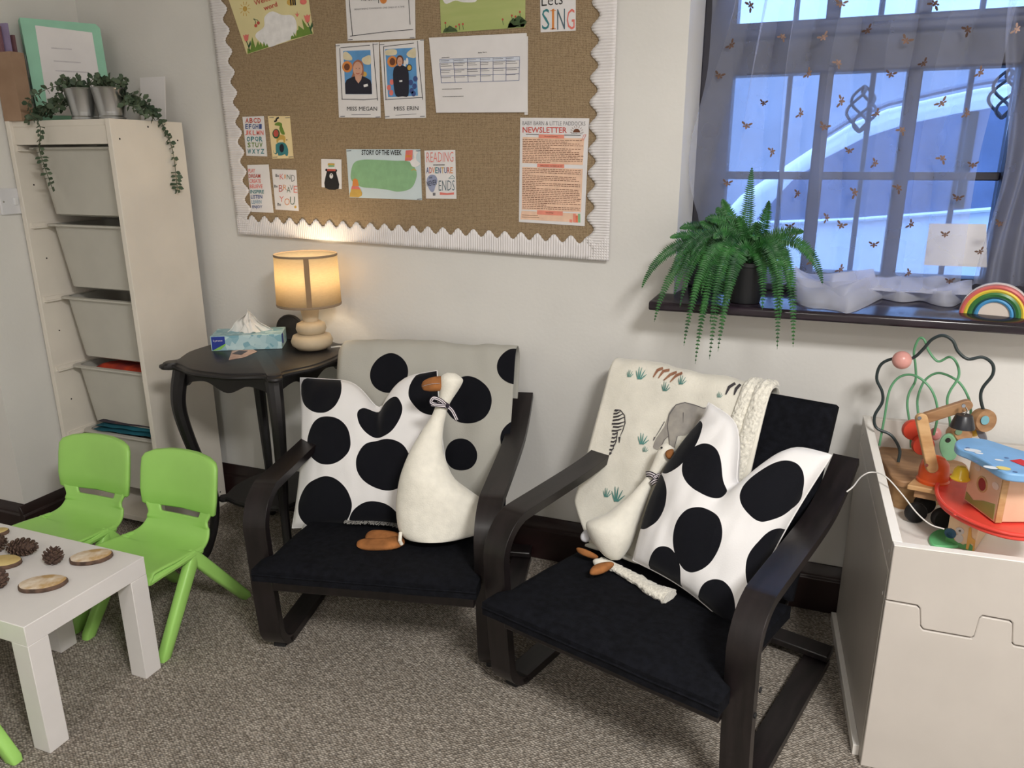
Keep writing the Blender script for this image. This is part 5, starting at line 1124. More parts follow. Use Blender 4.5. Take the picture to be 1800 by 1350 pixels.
# ------------------------------------------------------------------ low white table with natural objects
TT = .335
WT = thing('low_table', 'low white square-legged table with pine cones on top', 'table', (-1.79, 1.115, 0))
MB().span((-2.075, .955, TT-.05), (-1.512, 1.285, TT)).build('table_top', M_table, WT, world=True, bevel=.0015)
for xx in (-1.538, -1.846, -2.05):
    for yy in (.98, 1.26): MB().span((xx-.026, yy-.025, 0), (xx+.026, yy+.025, TT-.05)).build('leg', M_table, WT, world=True, bevel=.0012)
M_cone = mat('pine_cone', (104, 82, 70), .8, rgb2=(66, 48, 42), vscale=70); M_bark = mat('bark', (110, 86, 72), .9, rgb2=(70, 54, 46), vscale=50, bump=.5); M_slice = mat('wood_slice', (196, 160, 108), .7, rgb2=(236, 222, 204), vscale=34)
def cone(px, py, L_, W_, ang, pitch, label, seed):
    c = at_z(px, py, TT); t = thing('pine_cone', label, 'pine cone', (c.x, c.y, TT), ang, group='pine cones on the white table'); rnd = random.Random(seed)
    Rm = Matrix.Rotation(pitch, 3, 'Y'); ctr = Vector((0, 0, W_*.92))
    core = MB(); core.ball(ctr, (W_*.6, W_*.6, L_*.42), 14, 8, Rm.to_3x3()); core.build('core', M_cone, t)
    n = int(26+L_*700)
    for k in range(n):
        f = (k+.5)/n; a = k*2.39996; h = (f-.5)*L_*.92; r = W_*math.sin(PI*(f*.86+.07))**.7; sz = W_*.46*(.55+.6*math.sin(PI*f))
        d = Vector((math.cos(a), math.sin(a), .55+(f-.5)*.6)).normalized(); sd = Vector((-math.sin(a), math.cos(a), 0)); up_ = d.cross(sd)
        b0 = Vector((math.cos(a)*r*.45, math.sin(a)*r*.45, h-sz*.4)); tip = b0+d*sz*1.25
        vs = [b0-sd*sz*.25, b0+sd*sz*.25, tip+sd*sz*.42-d*sz*.25, tip+up_*sz*.1, tip-sd*sz*.42-d*sz*.25]; vs += [v+up_*sz*-.22 for v in vs]
        m = MB(); m.add([ctr+Rm.to_3x3() @ v for v in vs], [(0, 1, 2, 3, 4), (9, 8, 7, 6, 5), (0, 5, 6, 1), (1, 6, 7, 2), (2, 7, 8, 3), (3, 8, 9, 4), (4, 9, 5, 0)]); m.build('scale', M_cone, t, smooth=0)
cone(42, 975, .085, .024, .25, 1.45, 'long pine cone lying on its side on the white table', 1)
cone(96, 990, .046, .024, 2.0, .7, 'small round dark pine cone beside the wood slices', 2)
cone(-3, 968, .05, .024, 1.0, 1.2, 'pine cone at the left picture edge, farther back on the table', 3)
cone(-2, 1032, .05, .024, 2.6, 1.3, 'pine cone at the left picture edge, nearer the front of the table', 4)
def slice_(px, py, rx, ry, ang, label, seed, m=None, name='wood_slice', grp='wood slices on the white table', th=.011):
    c = at_z(px, py, TT); t = thing(name, label, 'wood slice', (c.x, c.y, TT), ang, group=grp); rnd = random.Random(seed)
    o = [1+.05*noise.noise(Vector((math.cos(2*PI*i/40)*2, math.sin(2*PI*i/40)*2, seed))) for i in range(40)]
    P_ = lambda k, zz: [Vector((math.cos(2*PI*i/40)*rx*o[i]*k, math.sin(2*PI*i/40)*ry*o[i]*k, zz)) for i in range(40)]
    q = MB(); q.rings([P_(.97, 0), P_(1.02, .003), P_(1.01, th*.8), P_(.96, th)]); q.build('bark_edge', M_bark, t)
    q = MB(); q.rings([P_(.92, th*.5), P_(.955, th+.0004), P_(.9, th+.0012)]); q.build('cut_face', m or M_slice, t)
slice_(161, 983, .050, .034, .62, 'oval wood slice near the table corner', 1); slice_(76, 1030, .053, .034, .55, 'oval wood slice with pale streaks nearest the table front', 2)
M_pale = mat('pale_wood', (226, 204, 140), .7, rgb2=(206, 178, 116), vscale=20)
slice_(6, 992, .045, .03, .3, 'pale yellow wood piece at the left edge between pine cones', 3, M_pale, 'pale_wood_piece', 'pale wood pieces'); slice_(-6, 940, .03, .02, .8, 'small pale yellow wood piece at the far left of the table', 4, M_pale, 'pale_wood_piece', 'pale wood pieces')
# ------------------------------------------------------------------ fern on the sill
SZ = .932
fc = Vector((-.150, 2.155, SZ))
FE = thing('potted_fern', 'green fern in a black pot spilling over the window sill', 'plant', tuple(fc))
q = MB(); q.lathe([(.036, 0), (.040, .003), (.052, .10), (.055, .102), (.055, .112), (.050, .112), (.046, .10), (.001, .098)], (0, 0, 0), 32); q.build('pot', M_pot, FE)
q = MB(); q.lathe([(.047, .1), (.02, .108), (.001, .109)], (0, 0, 0), 20); q.build('soil', mat('soil', (44, 34, 28), .95, var=.3, vscale=60, bump=.6), FE)
crown = fc+Vector((0, 0, .12))
def frond(tip, lift, seed, width=.028, n=40, bias=None):
    rnd = random.Random(seed); tip = Vector(tip); st = crown+Vector((rnd.uniform(-.02, .02), rnd.uniform(-.02, .02), -.01)); hor = tip-st; hor.z = 0
    c1_ = st+hor*.25+Vector((0, 0, lift)); c2_ = st+hor*.85+Vector((0, 0, max(lift*.8, (tip.z-st.z)*.5+lift*.6)))
    if bias: c2_ += Vector(bias)
    pts = []
    for i in range(n+1):
        t = i/n; pts.append(st*(1-t)**3+c1_*3*t*(1-t)**2+c2_*3*t*t*(1-t)+tip*t**3)
    stem = MB(); stem.tube(pts, [.0016*(1-.7*i/n) for i in range(n+1)], 5); o = stem.build('frond', M_fern, FE, world=True)
    lv = MB()
    side0 = (tip-st).cross(Vector((0, 0, 1))); side0 = side0.normalized() if side0.length > .02 else Vector((1, 0, 0))
    N = int(sum((pts[i+1]-pts[i]).length for i in range(n))/.0048)
    view = Vector((rnd.uniform(-.3, .3), -1, rnd.uniform(.1, .6))).normalized()
    for k in range(3, N):
        f = k/N*n; i = min(n-1, int(f)); p = pts[i].lerp(pts[i+1], f-i); t = (pts[i+1]-pts[i]).normalized(); sd = t.cross(view)
        sd = sd.normalized() if sd.length > .05 else side0
        nr = sd.cross(t).normalized(); ln = width*(math.sin(PI*min(1, (k/N)*.92+.08))**.6)*rnd.uniform(.88, 1.08)*(1-.35*(k/N))
        for s_ in (-1, 1):
            d = (sd*s_+t*.28+nr*rnd.uniform(-.25, .2)).normalized(); w_ = t*.0026
            lv.add([p-w_*.7, p+d*ln*.45-w_, p+d*ln, p+d*ln*.45+w_, p+w_*.7, p+d*ln*.5+nr*.0012], [(0, 1, 5), (1, 2, 5), (2, 3, 5), (3, 4, 5), (4, 0, 5)])
    lv.build('leaflets', M_fern, o, world=True, kind='stuff', fix=False, smooth=0)
yf = 2.035
spec = [((1322, 293), 2.14, .05), ((1352, 352), 2.12, .06), ((1412, 408), 2.12, .08), ((1446, 500), 2.06, .11), ((1366, 614), yf, .10), ((1394, 610), yf, .11), ((1390, 520), 2.05, .10), ((1195, 402), 2.10, .10), ((1178, 418), 2.05, .08), ((1128, 507), 2.02, .10), ((1150, 566), yf, .09), ((1202, 608), yf, .10), ((1222, 640), yf-.01, .11), ((1247, 632), yf, .10), ((1262, 618), yf, .09), ((1228, 600), yf-.02, .12), ((1210, 570), yf-.03, .12), ((1195, 540), yf, .12), ((1248, 570), yf-.03, .10), ((1268, 590), yf-.03, .09), ((1270, 350), 2.12, .09), ((1240, 385), 2.08, .11), ((1215, 450), 2.05, .12), ((1340, 545), 2.06, .06), ((1365, 545), 2.07, .08), ((1298, 380), 2.10, .07), ((1330, 390), 2.16, .06), ((1255, 420), 2.03, .10), ((1290, 500), 2.05, .05), ((1232, 520), 2.03, .09), ((1380, 470), 2.16, .09), ((1260, 365), 2.2, .09), ((1300, 400), 2.2, .06), ((1180, 480), 2.03, .12), ((1275, 545), 2.04, .07), ((1185, 520), 2.03, .11), ((1372, 560), yf, .10)]
rnd = random.Random(77)
for k in range(16): spec.append(((1285+rnd.uniform(-85, 75), 440+rnd.uniform(-60, 70)), rnd.uniform(2.05, 2.2), rnd.uniform(.05, .1)))
for k, (p_, yy, lf_) in enumerate(spec): frond(at_y(*p_, yy), lf_, k+1)

# ------------------------------------------------------------------ voile curtain with foil bees
YCU = 2.31
CU = thing('voile_curtain', 'sheer white voile curtain with bronze bees, pooled on the window sill', 'curtain', (.1, YCU, SZ))
def cur(u, v):
    top, bot = 2.14, .965; z_ = top+(bot-top)*v
    xl = -.318+.018*math.sin(v*7)+.05*max(0, v-.55)**1.2; xr = .425-.02*math.sin(v*3)-.025*v
    x = xl+(xr-xl)*u
    ph = u*6+.9*v+.7*noise.noise(Vector((u*3, v*1.5, 2)))
    f = abs(math.sin(PI*ph))**.5
    amp = (.027-.008*v)
    y = YCU-amp*(f*2-1)-.012*noise.noise(Vector((u*4, v*3, 6)))
    x += .020*math.sin(2*PI*ph)*(1-.3*v)
    return Vector((x, min(y, YG-.075), z_))
q = MB(); q.grid(cur, 190, 50)
q.build('main_panel', M_sheer, CU, world=True, smooth=80, fix=False)
def cur2(u, v):
    z_ = 2.14+(.99-2.14)*v; x = .425+.21*u-.02*math.sin(v*5)+.015*math.sin(v*11+u*3)-.02*v; ph = u*5+.4*v; y = YCU-.015-.02*math.sin(2*PI*ph)-.01*noise.noise(Vector((u*5, v*4, 1)))
    return Vector((x, y, z_))
q = MB(); q.grid(cur2, 80, 40); q.build('side_panel', M_sheer, CU, world=True, smooth=80, fix=False)
hem = {1395: 530, 1430: 540, 1462: 548, 1492: 550, 1520: 538, 1550: 528, 1580: 528, 1610: 530, 1640: 536, 1680: 537, 1705: 528}
hx = sorted(hem)
def hem_y(px):
    for a, b2 in zip(hx[:-1], hx[1:]):
        if a <= px <= b2: return hem[a]+(hem[b2]-hem[a])*(px-a)/(b2-a)
    return hem[hx[-1]]
for lay in range(4):
    def pool(u, v):
        px = 1400+(1700-1400)*u; front = at_z(px, hem_y(px)-5*lay+3*math.sin(u*23+lay), SZ+.002); bk = Vector((front.x-.02, YCU-.01, SZ+.03))
        p = front.lerp(bk, v); n1 = noise.noise(Vector((u*3.5+lay*3, v*1.2, lay*5+1))); n2 = noise.noise(Vector((u*8, v*2.5+lay, lay*7+2)))
        hump = math.sin(PI*min(1, v*1.05))**1.2*(.026+.020*max(0, n1+.25)+.006*n2)*(1.25 if u < .45 else .85)
        return Vector((p.x+.01*n2, p.y, max(SZ+.0025+.002*lay, p.z*(.3+.7*v)+SZ*.7*(1-v)+hump*(1+.25*lay))))
    q = MB(); q.grid(pool, 70, 24); q.build('pooled_hem', M_sheer_deep, CU, world=True, smooth=80, fix=False)
bee = MB(); 
def flat(pts): bee.slab([(p[0]*.001, 0, p[1]*.001) for p in pts], (0, -.0006, 0))
body_b = ellipse((0, 0), 2.6, 5.5, 12); bee2 = MB(); bee2.slab([(p[0]*.001, 0, p[1]*.001) for p in body_b], (0, -.0008, 0))
for s_ in (-1, 1):
    for pts in (((s_*1.5, 2), (s_*6, 6.5), (s_*11, 8), (s_*12, 5.5), (s_*7, 2)), ((s_*1.5, 1), (s_*6, 1), (s_*8.5, -1), (s_*6, -2.6), (s_*2, -1))):
        bee2.slab([(p[0]*.001, 0, p[1]*.001) for p in pts], (0, -.0006, 0))
bee_src = None
BEES = [(1286, 80), (1376, 64), (1422, 130), (1448, 66), (1474, 110), (1478, 8), (1264, 134), (1342, 182), (1408, 200), (1480, 178), (1448, 224), (1312, 222), (1358, 266), (1492, 266), (1320, 9), (1526, 54), (1592, 72), (1624, 112), (1702, 52), (1565, 132), (1656, 182), (1700, 200), (1542, 200), (1586, 228), (1724, 128), (1644, 6), (1788, 52), (1539, 287), (1657, 278), (1710, 291), (1580, 330), (1683, 349), (1602, 395), (1661, 413), (1723, 443), (1536, 431), (1598, 480), (1757, 394), (1503, 338), (1403, 340), (1454, 383), (1478, 397), (1389, 399), (1426, 459), (1278, 323), (1478, 474), (1669, 495)]
rnd = random.Random(3)
for k, (px, py) in enumerate(BEES):
    p = at_y(px, py, YCU-.034); 
    if bee_src is None:
        bee_src = bee2.build('bee_motif', M_bee, CU); o = bee_src
    else:
        o = bee_src.copy(); COL.objects.link(o)
    o.location = MW[CU].inverted() @ p; o.rotation_euler = (rnd.uniform(-.1, .1), rnd.uniform(-2.6, .6), rnd.uniform(-.5, .5)); sc = rnd.uniform(1.2, 1.5); o.scale = (sc*rnd.uniform(.75, 1), 1, sc)
# white sheet leaning in the window
qd = [at_y(x, y, YG-.045) for x, y in ((1624, 466), (1735, 470), (1734, 394), (1634, 393))]
q = MB(); q.slab(qd, (0, .002, 0)); tag(q.build('window_card', M_paper), 'white card leaning against the lower window pane behind the voile', 'paper')

# ------------------------------------------------------------------ rainbow ornament
ra = at_z(1690, 546, SZ); rb = at_z(1808, 563, SZ); rd = (rb-ra); rd.z = 0; RW = .075; rdn = Vector((.96, -.22, 0)).normalized(); rc = ra+rdn*RW; rc.z = SZ
rc.y = 2.19; rc.x = at_z(1747, 553, SZ).x*(2.19/at_z(1747, 553, SZ).y)
RB = thing('rainbow_ornament', 'painted wooden rainbow arch standing on the window sill', 'ornament', tuple(rc), math.atan2(rdn.y, rdn.x))
bands = [('red_band', (214, 108, 104), .075, .066), ('yellow_band', (232, 206, 76), .066, .058), ('green_band', (62, 122, 66), .058, .047), ('dark_green_band', (44, 84, 82), .047, .042), ('blue_band', (82, 158, 214), .042, .034)]
for nm, c, ro, ri in bands:
    prof = [(ro, -.014), (ro, .012), ((ro+ri)/2, .0145), (ri, .012), (ri, -.014)]
    R = []
    for i in range(33):
        a = PI*i/32; R.append([Vector((math.cos(a)*r_, -yy, math.sin(a)*r_)) for r_, yy in prof])
    q = MB(); q.rings(R); q.build(nm, paint('rainbow_'+nm, c, .35), RB, smooth=40)
q = MB(); q.slab([Vector((math.cos(PI*i/32)*.0338, .012, math.sin(PI*i/32)*.0338)) for i in range(33)], (0, -.020, 0)); q.build('inner_arch', mat('pale_wood_inner', (226, 214, 204), .5, var=.02), RB)
R = []
for i in range(33):
    a = PI*i/32; R.append([Vector((math.cos(a)*r_, yy, math.sin(a)*r_)) for r_, yy in ((.0755, .012), (.0775, .012), (.0775, .034), (.02, .034), (.02, .0145), (.0755, .0145))])
q = MB(); q.rings(R); q.build('back_arch', mat('pale_wood_back', (232, 226, 224), .5, var=.02), RB, smooth=40)

# ------------------------------------------------------------------ toy box
BA = 4*PI/180; O_ = Vector((.224, 1.583, 0)); ex = Vector((math.cos(BA), math.sin(BA), 0)); ey = Vector((-math.sin(BA), math.cos(BA), 0))
TB = thing('toy_box', 'white open toy box with a jigsaw-cut front panel, full of wooden toys', 'toy box', (O_.x+.4, O_.y+.3, 0), 0)
def b3(x, y, z_): return O_+ex*x+ey*y+Vector((0, 0, z_))
DP, HF, HB, BW = .585, .55, .640, .98
def slab3(name, pts, off, m=M_toybox, bevel=.0015): q = MB(); q.slab([b3(*p) for p in pts], off); return q.build(name, m, TB, world=True, bevel=bevel)
jz = []
for px, py in ((1555, 1055), (1612, 1065), (1617, 1070), (1618, 1100), (1623, 1107), (1708, 1122), (1713, 1118), (1722, 1087), (1727, 1083), (1775, 1092), (1780, 1096), (1779, 1130), (1783, 1135)):
    p = at_plane(px, py, O_, ey)-O_; jz.append((p.dot(ex), p.z))
jz[0] = (0, jz[0][1]); w0 = jz[-1][0]
jz += [(w0+.12, jz[-1][1]-.003), (w0+.135, jz[4][1]+.03), (w0+.22, jz[4][1]+.03), (w0+.225, jz[4][1]-.01), (BW, jz[4][1]-.012)]
slab3('lower_front_panel', [(x, 0, z_-.0016) for x, z_ in jz]+[(BW, 0, .0), (0, 0, .0)], ey*.018, bevel=.0022)
slab3('upper_front_panel', [(x, 0, z_+.0016) for x, z_ in jz]+[(BW, 0, HF), (0, 0, HF)], ey*.018, bevel=.0022)
slab3('front_backing', [(0.02, .018, .02), (BW-.02, .018, .02), (BW-.02, .018, HF-.06), (.02, .018, HF-.06)], ey*.004)
slab3('upper_side_panel', [(0, .0185, HF-.066), (0, DP, HB-.070), (0, DP, HB), (0, .0185, HF)], ex*.018, bevel=.002)
slab3('lower_side_panel', [(0, .0185, 0), (0, DP, 0), (0, DP, HB-.0735), (0, .0185, HF-.0695)], ex*.018, bevel=.002)
slab3('side_backing', [(.018, .03, .02), (.018, DP-.02, .02), (.018, DP-.02, HB-.09), (.018, .03, HF-.09)], ex*.004)
slab3('side_plinth', [(-.014, .03, 0), (-.014, DP, 0), (-.014, DP, .028), (-.014, .03, .028)], ex*.014, M_edge)
slab3('right_side_panel', [(BW-.018, .0185, 0), (BW-.018, DP, 0), (BW-.018, DP, HB), (BW-.018, .0185, HF)], ex*.018)
slab3('back_panel', [(.0185, DP-.018, 0), (BW-.0185, DP-.018, 0), (BW-.0185, DP-.018, HB-.04), (.30, DP-.018, HB-.04), (.292, DP-.018, HB), (.0185, DP-.018, HB)], ey*.018)
FZ = .478
slab3('inner_shelf', [(.0225, .0225, FZ-.012), (BW-.02, .0225, FZ-.012), (BW-.02, DP-.019, FZ-.012), (.0225, DP-.019, FZ-.012)], Vector((0, 0, .012)), M_edge)
slab3('front_rim', [(.0, -.0006, HF-.001), (BW, -.0006, HF-.001), (BW, .0186, HF-.001), (0, .0186, HF-.001)], Vector((0, 0, .003)), M_edge, .001)
slab3('side_rim', [(-.0006, .019, HF-.001), (.0186, .019, HF-.001), (.0186, DP, HB-.001), (-.0006, DP, HB-.001)], Vector((0, 0, .003)), M_edge, .001)
for yy, zz in ((.035, .52), (.035, .42), (DP-.04, .60)):
    q = MB(); q.lathe([(.004, 0), (.004, .001)], b3(-.0004, yy, zz), 12, Matrix.Rotation(-PI/2, 3, 'Y')); q.build('cap', M_table, TB, world=True)

# ------------------------------------------------------------------ toys in the box
zt = Z(1450, 570, 3.14)
def mpp(P_): return (P_-CAM).dot(_fw)/FPX
YM = 2.06
BM = thing('bead_maze', 'wooden bead maze with tall dark and green wire loops', 'toy', (at_y(1590, 800, YM).x, YM, FZ))
def wire(name, pts, r, m, yo=0, amp=.03):
    n = len(pts); S = smoothpts([at_y(*zt(*p_), YM+yo+amp*math.sin(i/n*PI*2)) for i, p_ in enumerate(pts)], 6); q = MB(); q.tube(S, r, 10); return q.build(name, m, BM, world=True)
M_wire1 = mat('dark_green_wire', (44, 56, 58), .4, var=.05); M_wire2 = mat('sage_wire', (100, 160, 118), .4, var=.05)
wire('dark_wire', [(405, 760), (412, 690), (365, 612), (285, 572), (275, 505), (316, 432), (316, 372), (286, 300), (310, 222), (385, 188), (480, 188), (540, 140), (590, 85), (650, 62), (705, 90), (735, 150), (790, 192), (870, 182), (925, 220), (925, 280), (872, 350), (860, 410), (882, 500)], .0038, M_wire1, -.02)
wire('green_wire', [(300, 670), (328, 520), (355, 370), (400, 300), (460, 278), (520, 295), (580, 350), (615, 430), (620, 520), (600, 610)], .003, M_wire2, 0, .02)
wire('green_wire', [(475, 680), (470, 560), (455, 450), (465, 380), (500, 310), (500, 230), (492, 150), (518, 82), (548, 84), (575, 150), (625, 205), (690, 180), (730, 220), (738, 290), (690, 370), (675, 430), (690, 540), (685, 640)], .003, M_wire2, .01, .02)
wire('green_wire', [(515, 500), (512, 410), (545, 320), (600, 275), (660, 275), (740, 320), (790, 400), (805, 480), (795, 670)], .003, M_wire2, .03, .02)
def bead(name, p_, r, m, yo=0, sq=(1, 1, 1)): q = MB(); c = at_y(*zt(*p_), YM+yo); q.ball(c, (r*sq[0], r*sq[1], r*sq[2]), 20, 14); return q.build(name, m, BM, world=True)
def disc(name, p_, r, th, m, par, Y, rot): q = MB(); c = at_y(*zt(*p_), Y); q.lathe([(r*.6, -th), (r*.96, -th), (r, -th*.6), (r, th*.6), (r*.96, th), (r*.6, th)], c, 28, rot); return q.build(name, m, par, world=True)
bead('pink_bead', (425, 198), .0225, paint('bead_pink', (222, 160, 152), .3), -.02)
FACE = Matrix.Rotation(.25, 3, 'Z') @ Matrix.Rotation(PI/2, 3, 'X')
disc('red_disc', (487, 582), .026, .008, paint('toy_red', (208, 72, 52), .35), BM, YM-.02, FACE); disc('red_disc', (540, 665), .026, .008, paint('toy_red', (208, 72, 52), .35), BM, YM-.03, FACE)
bead('pink_bead', (610, 605), .014, paint('bead_rose', (222, 150, 150), .3), 0, (1, 1, 1.2)); bead('yellow_bead', (822, 592), .013, paint('bead_yellow', (230, 190, 60), .3), .0)
lg = disc('wood_log', (740, 605), .025, .016, M_wood2, BM, YM-.02, Matrix.Rotation(.5, 3, 'Z') @ Matrix.Rotation(PI/2-.5, 3, 'X')); lw = disc('wood_disc', (872, 528), .028, .012, M_wood2, BM, YM-.03, Matrix.Rotation(.5, 3, 'Z') @ Matrix.Rotation(PI/2-.1, 3, 'X'))
disc('drop_motif', (884, 530), .011, .001, paint('drop_blue', (120, 176, 190)), BM, YM-.047, Matrix.Rotation(.5, 3, 'Z') @ Matrix.Rotation(PI/2-.1, 3, 'X')); disc('frog_motif', (738, 594), .008, .001, paint('frog_green', (120, 150, 120)), BM, YM-.045, FACE)
lfp = [at_y(*zt(x, y), YM-.05) for x, y in loop2d(((630, 660), (650, 620), (690, 608), (722, 640), (732, 700), (715, 745), (670, 752), (640, 715)), 4)]
q = MB(); q.slab(lfp, (0.003, .012, 0)); q.build('green_leaf_disc', paint('toy_sage', (130, 180, 142), .45), BM, world=True, bevel=.002); disc('leaf_hole', (680, 640), .006, .001, M_hole, BM, YM-.0505, FACE)
gd = [at_y(*zt(x, y), YM-.03) for x, y in loop2d(((832, 570), (850, 565), (885, 610), (893, 645), (880, 655), (845, 620)), 4)]; q = MB(); q.slab(gd, (.003, .008, 0)); q.build('grey_disc', paint('toy_grey', (104, 104, 112), .4), BM, world=True, bevel=.002)
bz = FZ+.085; bo = [at_z(*zt(x, y), bz) for x, y in loop2d(((300, 690), (330, 662), (420, 665), (520, 700), (620, 730), (760, 760), (790, 810), (700, 840), (540, 860), (440, 868), (370, 840), (345, 790), (310, 740)), 4)]
q = MB(); q.slab(bo, (0, 0, -.018)); q.build('wood_base', M_wood2, BM, world=True, bevel=.003)
ctr_ = sum(bo, Vector())/len(bo); q = MB(); q.slab([ctr_+(p_-ctr_)*.8+Vector((0, 0, -.018)) for p_ in bo], (0, 0, -(bz-.018-FZ))); q.build('base_plinth', M_wood, BM, world=True)

YK = 1.90
CRN = thing('toy_crane', 'wooden toy crane truck with an orange dome and black wheels', 'toy', (at_y(1650, 880, YK).x, YK, FZ))
dc_ = at_y(*zt(594, 868), YK); dz = dc_.z
cb = [at_z(*zt(x, y), dz) for x, y in ((455, 885), (530, 815), (800, 850), (790, 915), (610, 915))]
q = MB(); q.slab(cb, (0, 0, -.012)); q.build('chassis', M_wood, CRN, world=True, bevel=.002)
cc_ = sum(cb, Vector())/len(cb)
q = MB(); q.slab([cc_+(p_-cc_)*.75+Vector((0, 0, -.012)) for p_ in cb], (0, 0, -.02)); q.build('axle_block', M_wood2, CRN, world=True)
wr_ = .0245
for (x, y, yo) in ((512, 975, -.0), (655, 1030, -.01), (560, 930, .06), (720, 960, .06)):
    c = at_y(*zt(x, y), YK-.02+yo); c.z = FZ+wr_; q = MB(); q.lathe([(wr_*.3, -.010), (wr_*.9, -.010), (wr_, -.006), (wr_, .006), (wr_*.9, .010), (wr_*.3, .010)], c, 28, Matrix.Rotation(.35, 3, 'Z') @ Matrix.Rotation(PI/2, 3, 'X')); q.build('wheel', M_rubber, CRN, world=True)
M_orange = paint('dome_orange', (226, 92, 40), .3)
q = MB(); q.lathe([(.0345, 0), (.0355, .006), (.0325, .010), (.0325, .030), (.029, .048), (.019, .060), (.008, .065), (.002, .066)], dc_, 32); q.build('dome', M_orange, CRN, world=True)
def arm(a, b2, w_, y0_, y1_, m, nm):
    A_ = at_y(*zt(*a), YK+y0_); B_ = at_y(*zt(*b2), YK+y1_); d = (B_-A_).normalized(); s_ = d.cross(Vector((.25, -1, 0)).normalized()).normalized(); k = s_.cross(d).normalized(); pts = []
    for c, a0 in ((A_, PI/2), (B_, -PI/2)):
        for i in range(9): a_ = a0+PI*i/8; pts.append(c+d*(math.cos(a_)*w_)+s_*(math.sin(a_)*w_))
    q = MB(); q.slab([p_-k*.007 for p_ in pts], k*.014); return q.build(nm, m, CRN, world=True, bevel=.002)
arm((590, 790), (532, 520), .0125, -.03, -.03, M_wood, 'lower_arm'); arm((560, 515), (780, 445), .0125, -.012, -.012, M_wood2, 'upper_arm')
for p_ in ((560, 778), (522, 518), (765, 450)): disc('bolt', p_, .0042, .0012, M_chrome, CRN, YK-.042, FACE)
hk = at_y(*zt(770, 500), YK-.03); q = MB(); q.tube(smoothpts([hk+Vector((0, 0, .018)), hk+Vector((.004, 0, .010)), hk+Vector((.0, 0, 0))], 4), .0016, 6); q.build('hook_link', M_chrome, CRN, world=True)
q = MB(); q.lathe([(.016, 0), (.0175, -.002), (.025, -.026), (.0255, -.030), (.02, -.030), (.001, -.028)], hk, 28); q.build('black_bell', paint('bell_black', (36, 36, 42), .35), CRN, world=True)

YH = 1.76
HS = thing('toy_house', 'wooden animal house toy with blue roof and red ramp', 'toy', (at_y(1740, 950, YH).x, YH, FZ))
zb, zr = .585, .702
K1, K2 = at_z(1694, 878, zb), at_z(1747, 918, zb); dK = (K2-K1); e2 = Vector((-dK.y, dK.x, 0)).normalized()
if e2.x < 0: e2 = -e2
K3, K4 = K2+e2*.12, K1+e2*.12
M_peach = mat('peach_print_board', (238, 206, 174), .5, rgb2=(230, 188, 158), vscale=9); M_cream = mat('cream_board', (232, 204, 164), .5, var=.03)
def wall4(name, pts, z0, z1, m, th=.004):
    out_ = MB(); out_.slab([Vector((p_.x, p_.y, z0)) for p_ in pts], Vector((0, 0, z1-z0))); return out_.build(name, m, HS, world=True, bevel=.0015)
wall4('upper_storey', [K1, K2, K3, K4], zb, zr-.002, M_peach)
side_n = e2*-1
hc = (K1*.52+K2*.48); hc.z = .645; RT = side_n.to_track_quat('Z', 'Y').to_matrix()
q = MB(); q.lathe([(.0175, 0), (.0175, .002), (.014, .002), (.0135, .0005)], hc, 28, RT); q.build('round_window', M_wood, HS, world=True)
q = MB(); q.lathe([(.0135, .0004), (.0135, .0008)], hc, 28, RT); q.build('window_opening', paint('inside_red', (150, 44, 50)), HS, world=True)
q = MB(); q.slab([Vector((p_.x, p_.y, zz))+side_n*.0006 for p_, zz in ((K1*.95+K2*.05, zb+.022), (K1*.7+K2*.3, zb+.014), (K1*.4+K2*.6, zb+.028), (K1*.05+K2*.95, zb+.038), (K1*.02+K2*.98, zb+.004), (K1*.95+K2*.05, zb+.004))], side_n*.0006); q.build('hill_print', paint('hill_green', (150, 162, 92)), HS, world=True)
for f, zz in ((.25, zb+.088), (.86, zb+.075)):
    c = K1*(1-f)+K2*f; c.z = zz; q = MB(); q.lathe([(.011, .0004), (.011, .001)], c, 14, RT, sx=1, sy=.7); q.build('cloud_print', paint('cloud_pink', (240, 214, 200)), HS, world=True)
for p_, dirv in ((K2, e2),):
    q = MB(); q.slab([Vector((K2.x, K2.y, zb))-side_n*.0, Vector((K2.x, K2.y, zr-.003))-side_n*.0, Vector((K2.x, K2.y, zr-.003))+e2*.014, Vector((K2.x, K2.y, zb))+e2*.014], (dK.normalized()*.004)); q.build('corner_post', M_wood, HS, world=True, bevel=.001)
rf = [at_z(*zt(x, y), zr) for x, y in loop2d(((711, 702), (724, 679), (770, 668), (845, 670), (910, 684), (1010, 717), (1130, 755), (1250, 800), (1285, 840), (1250, 872), (1120, 878), (1010, 868), (950, 845), (880, 800), (800, 755), (732, 726)), 5)]
q = MB(); q.slab(rf, (0, 0, .018)); q.build('roof', paint('roof_blue', (128, 178, 226), .4), HS, world=True, bevel=.004, seg=3)
def on_roof(nm, c, r, m, sy=.55): p_ = at_z(*zt(*c), zr+.0185); q = MB(); q.lathe([(r, 0), (r, .0006)], p_, 18, None, 1, sy); q.build(nm, m, HS, world=True)
for c, r in (((815, 696), .016), ((850, 712), .008), ((962, 750), .008), ((915, 790), .013)): on_roof('cloud_motif', c, r, paint('motif_white', (226, 232, 238)))
on_roof('sun_motif', (985, 795), .013, paint('motif_sun', (232, 210, 120)), .7)
for c in ((788, 683), (835, 757), (1003, 738), (1050, 815)): on_roof('peg', c, .0042, paint('peg_blue', (84, 112, 160)), .8)
p_ = [at_z(*zt(x, y), zr+.0186) for x, y in ((1020, 752), (1080, 745), (1160, 775), (1100, 784))]; q = MB(); q.slab(p_, (0, 0, .0006)); q.build('red_label', paint('label_red', (206, 40, 48)), HS, world=True)
M_red = paint('ramp_red', (232, 74, 62), .32)
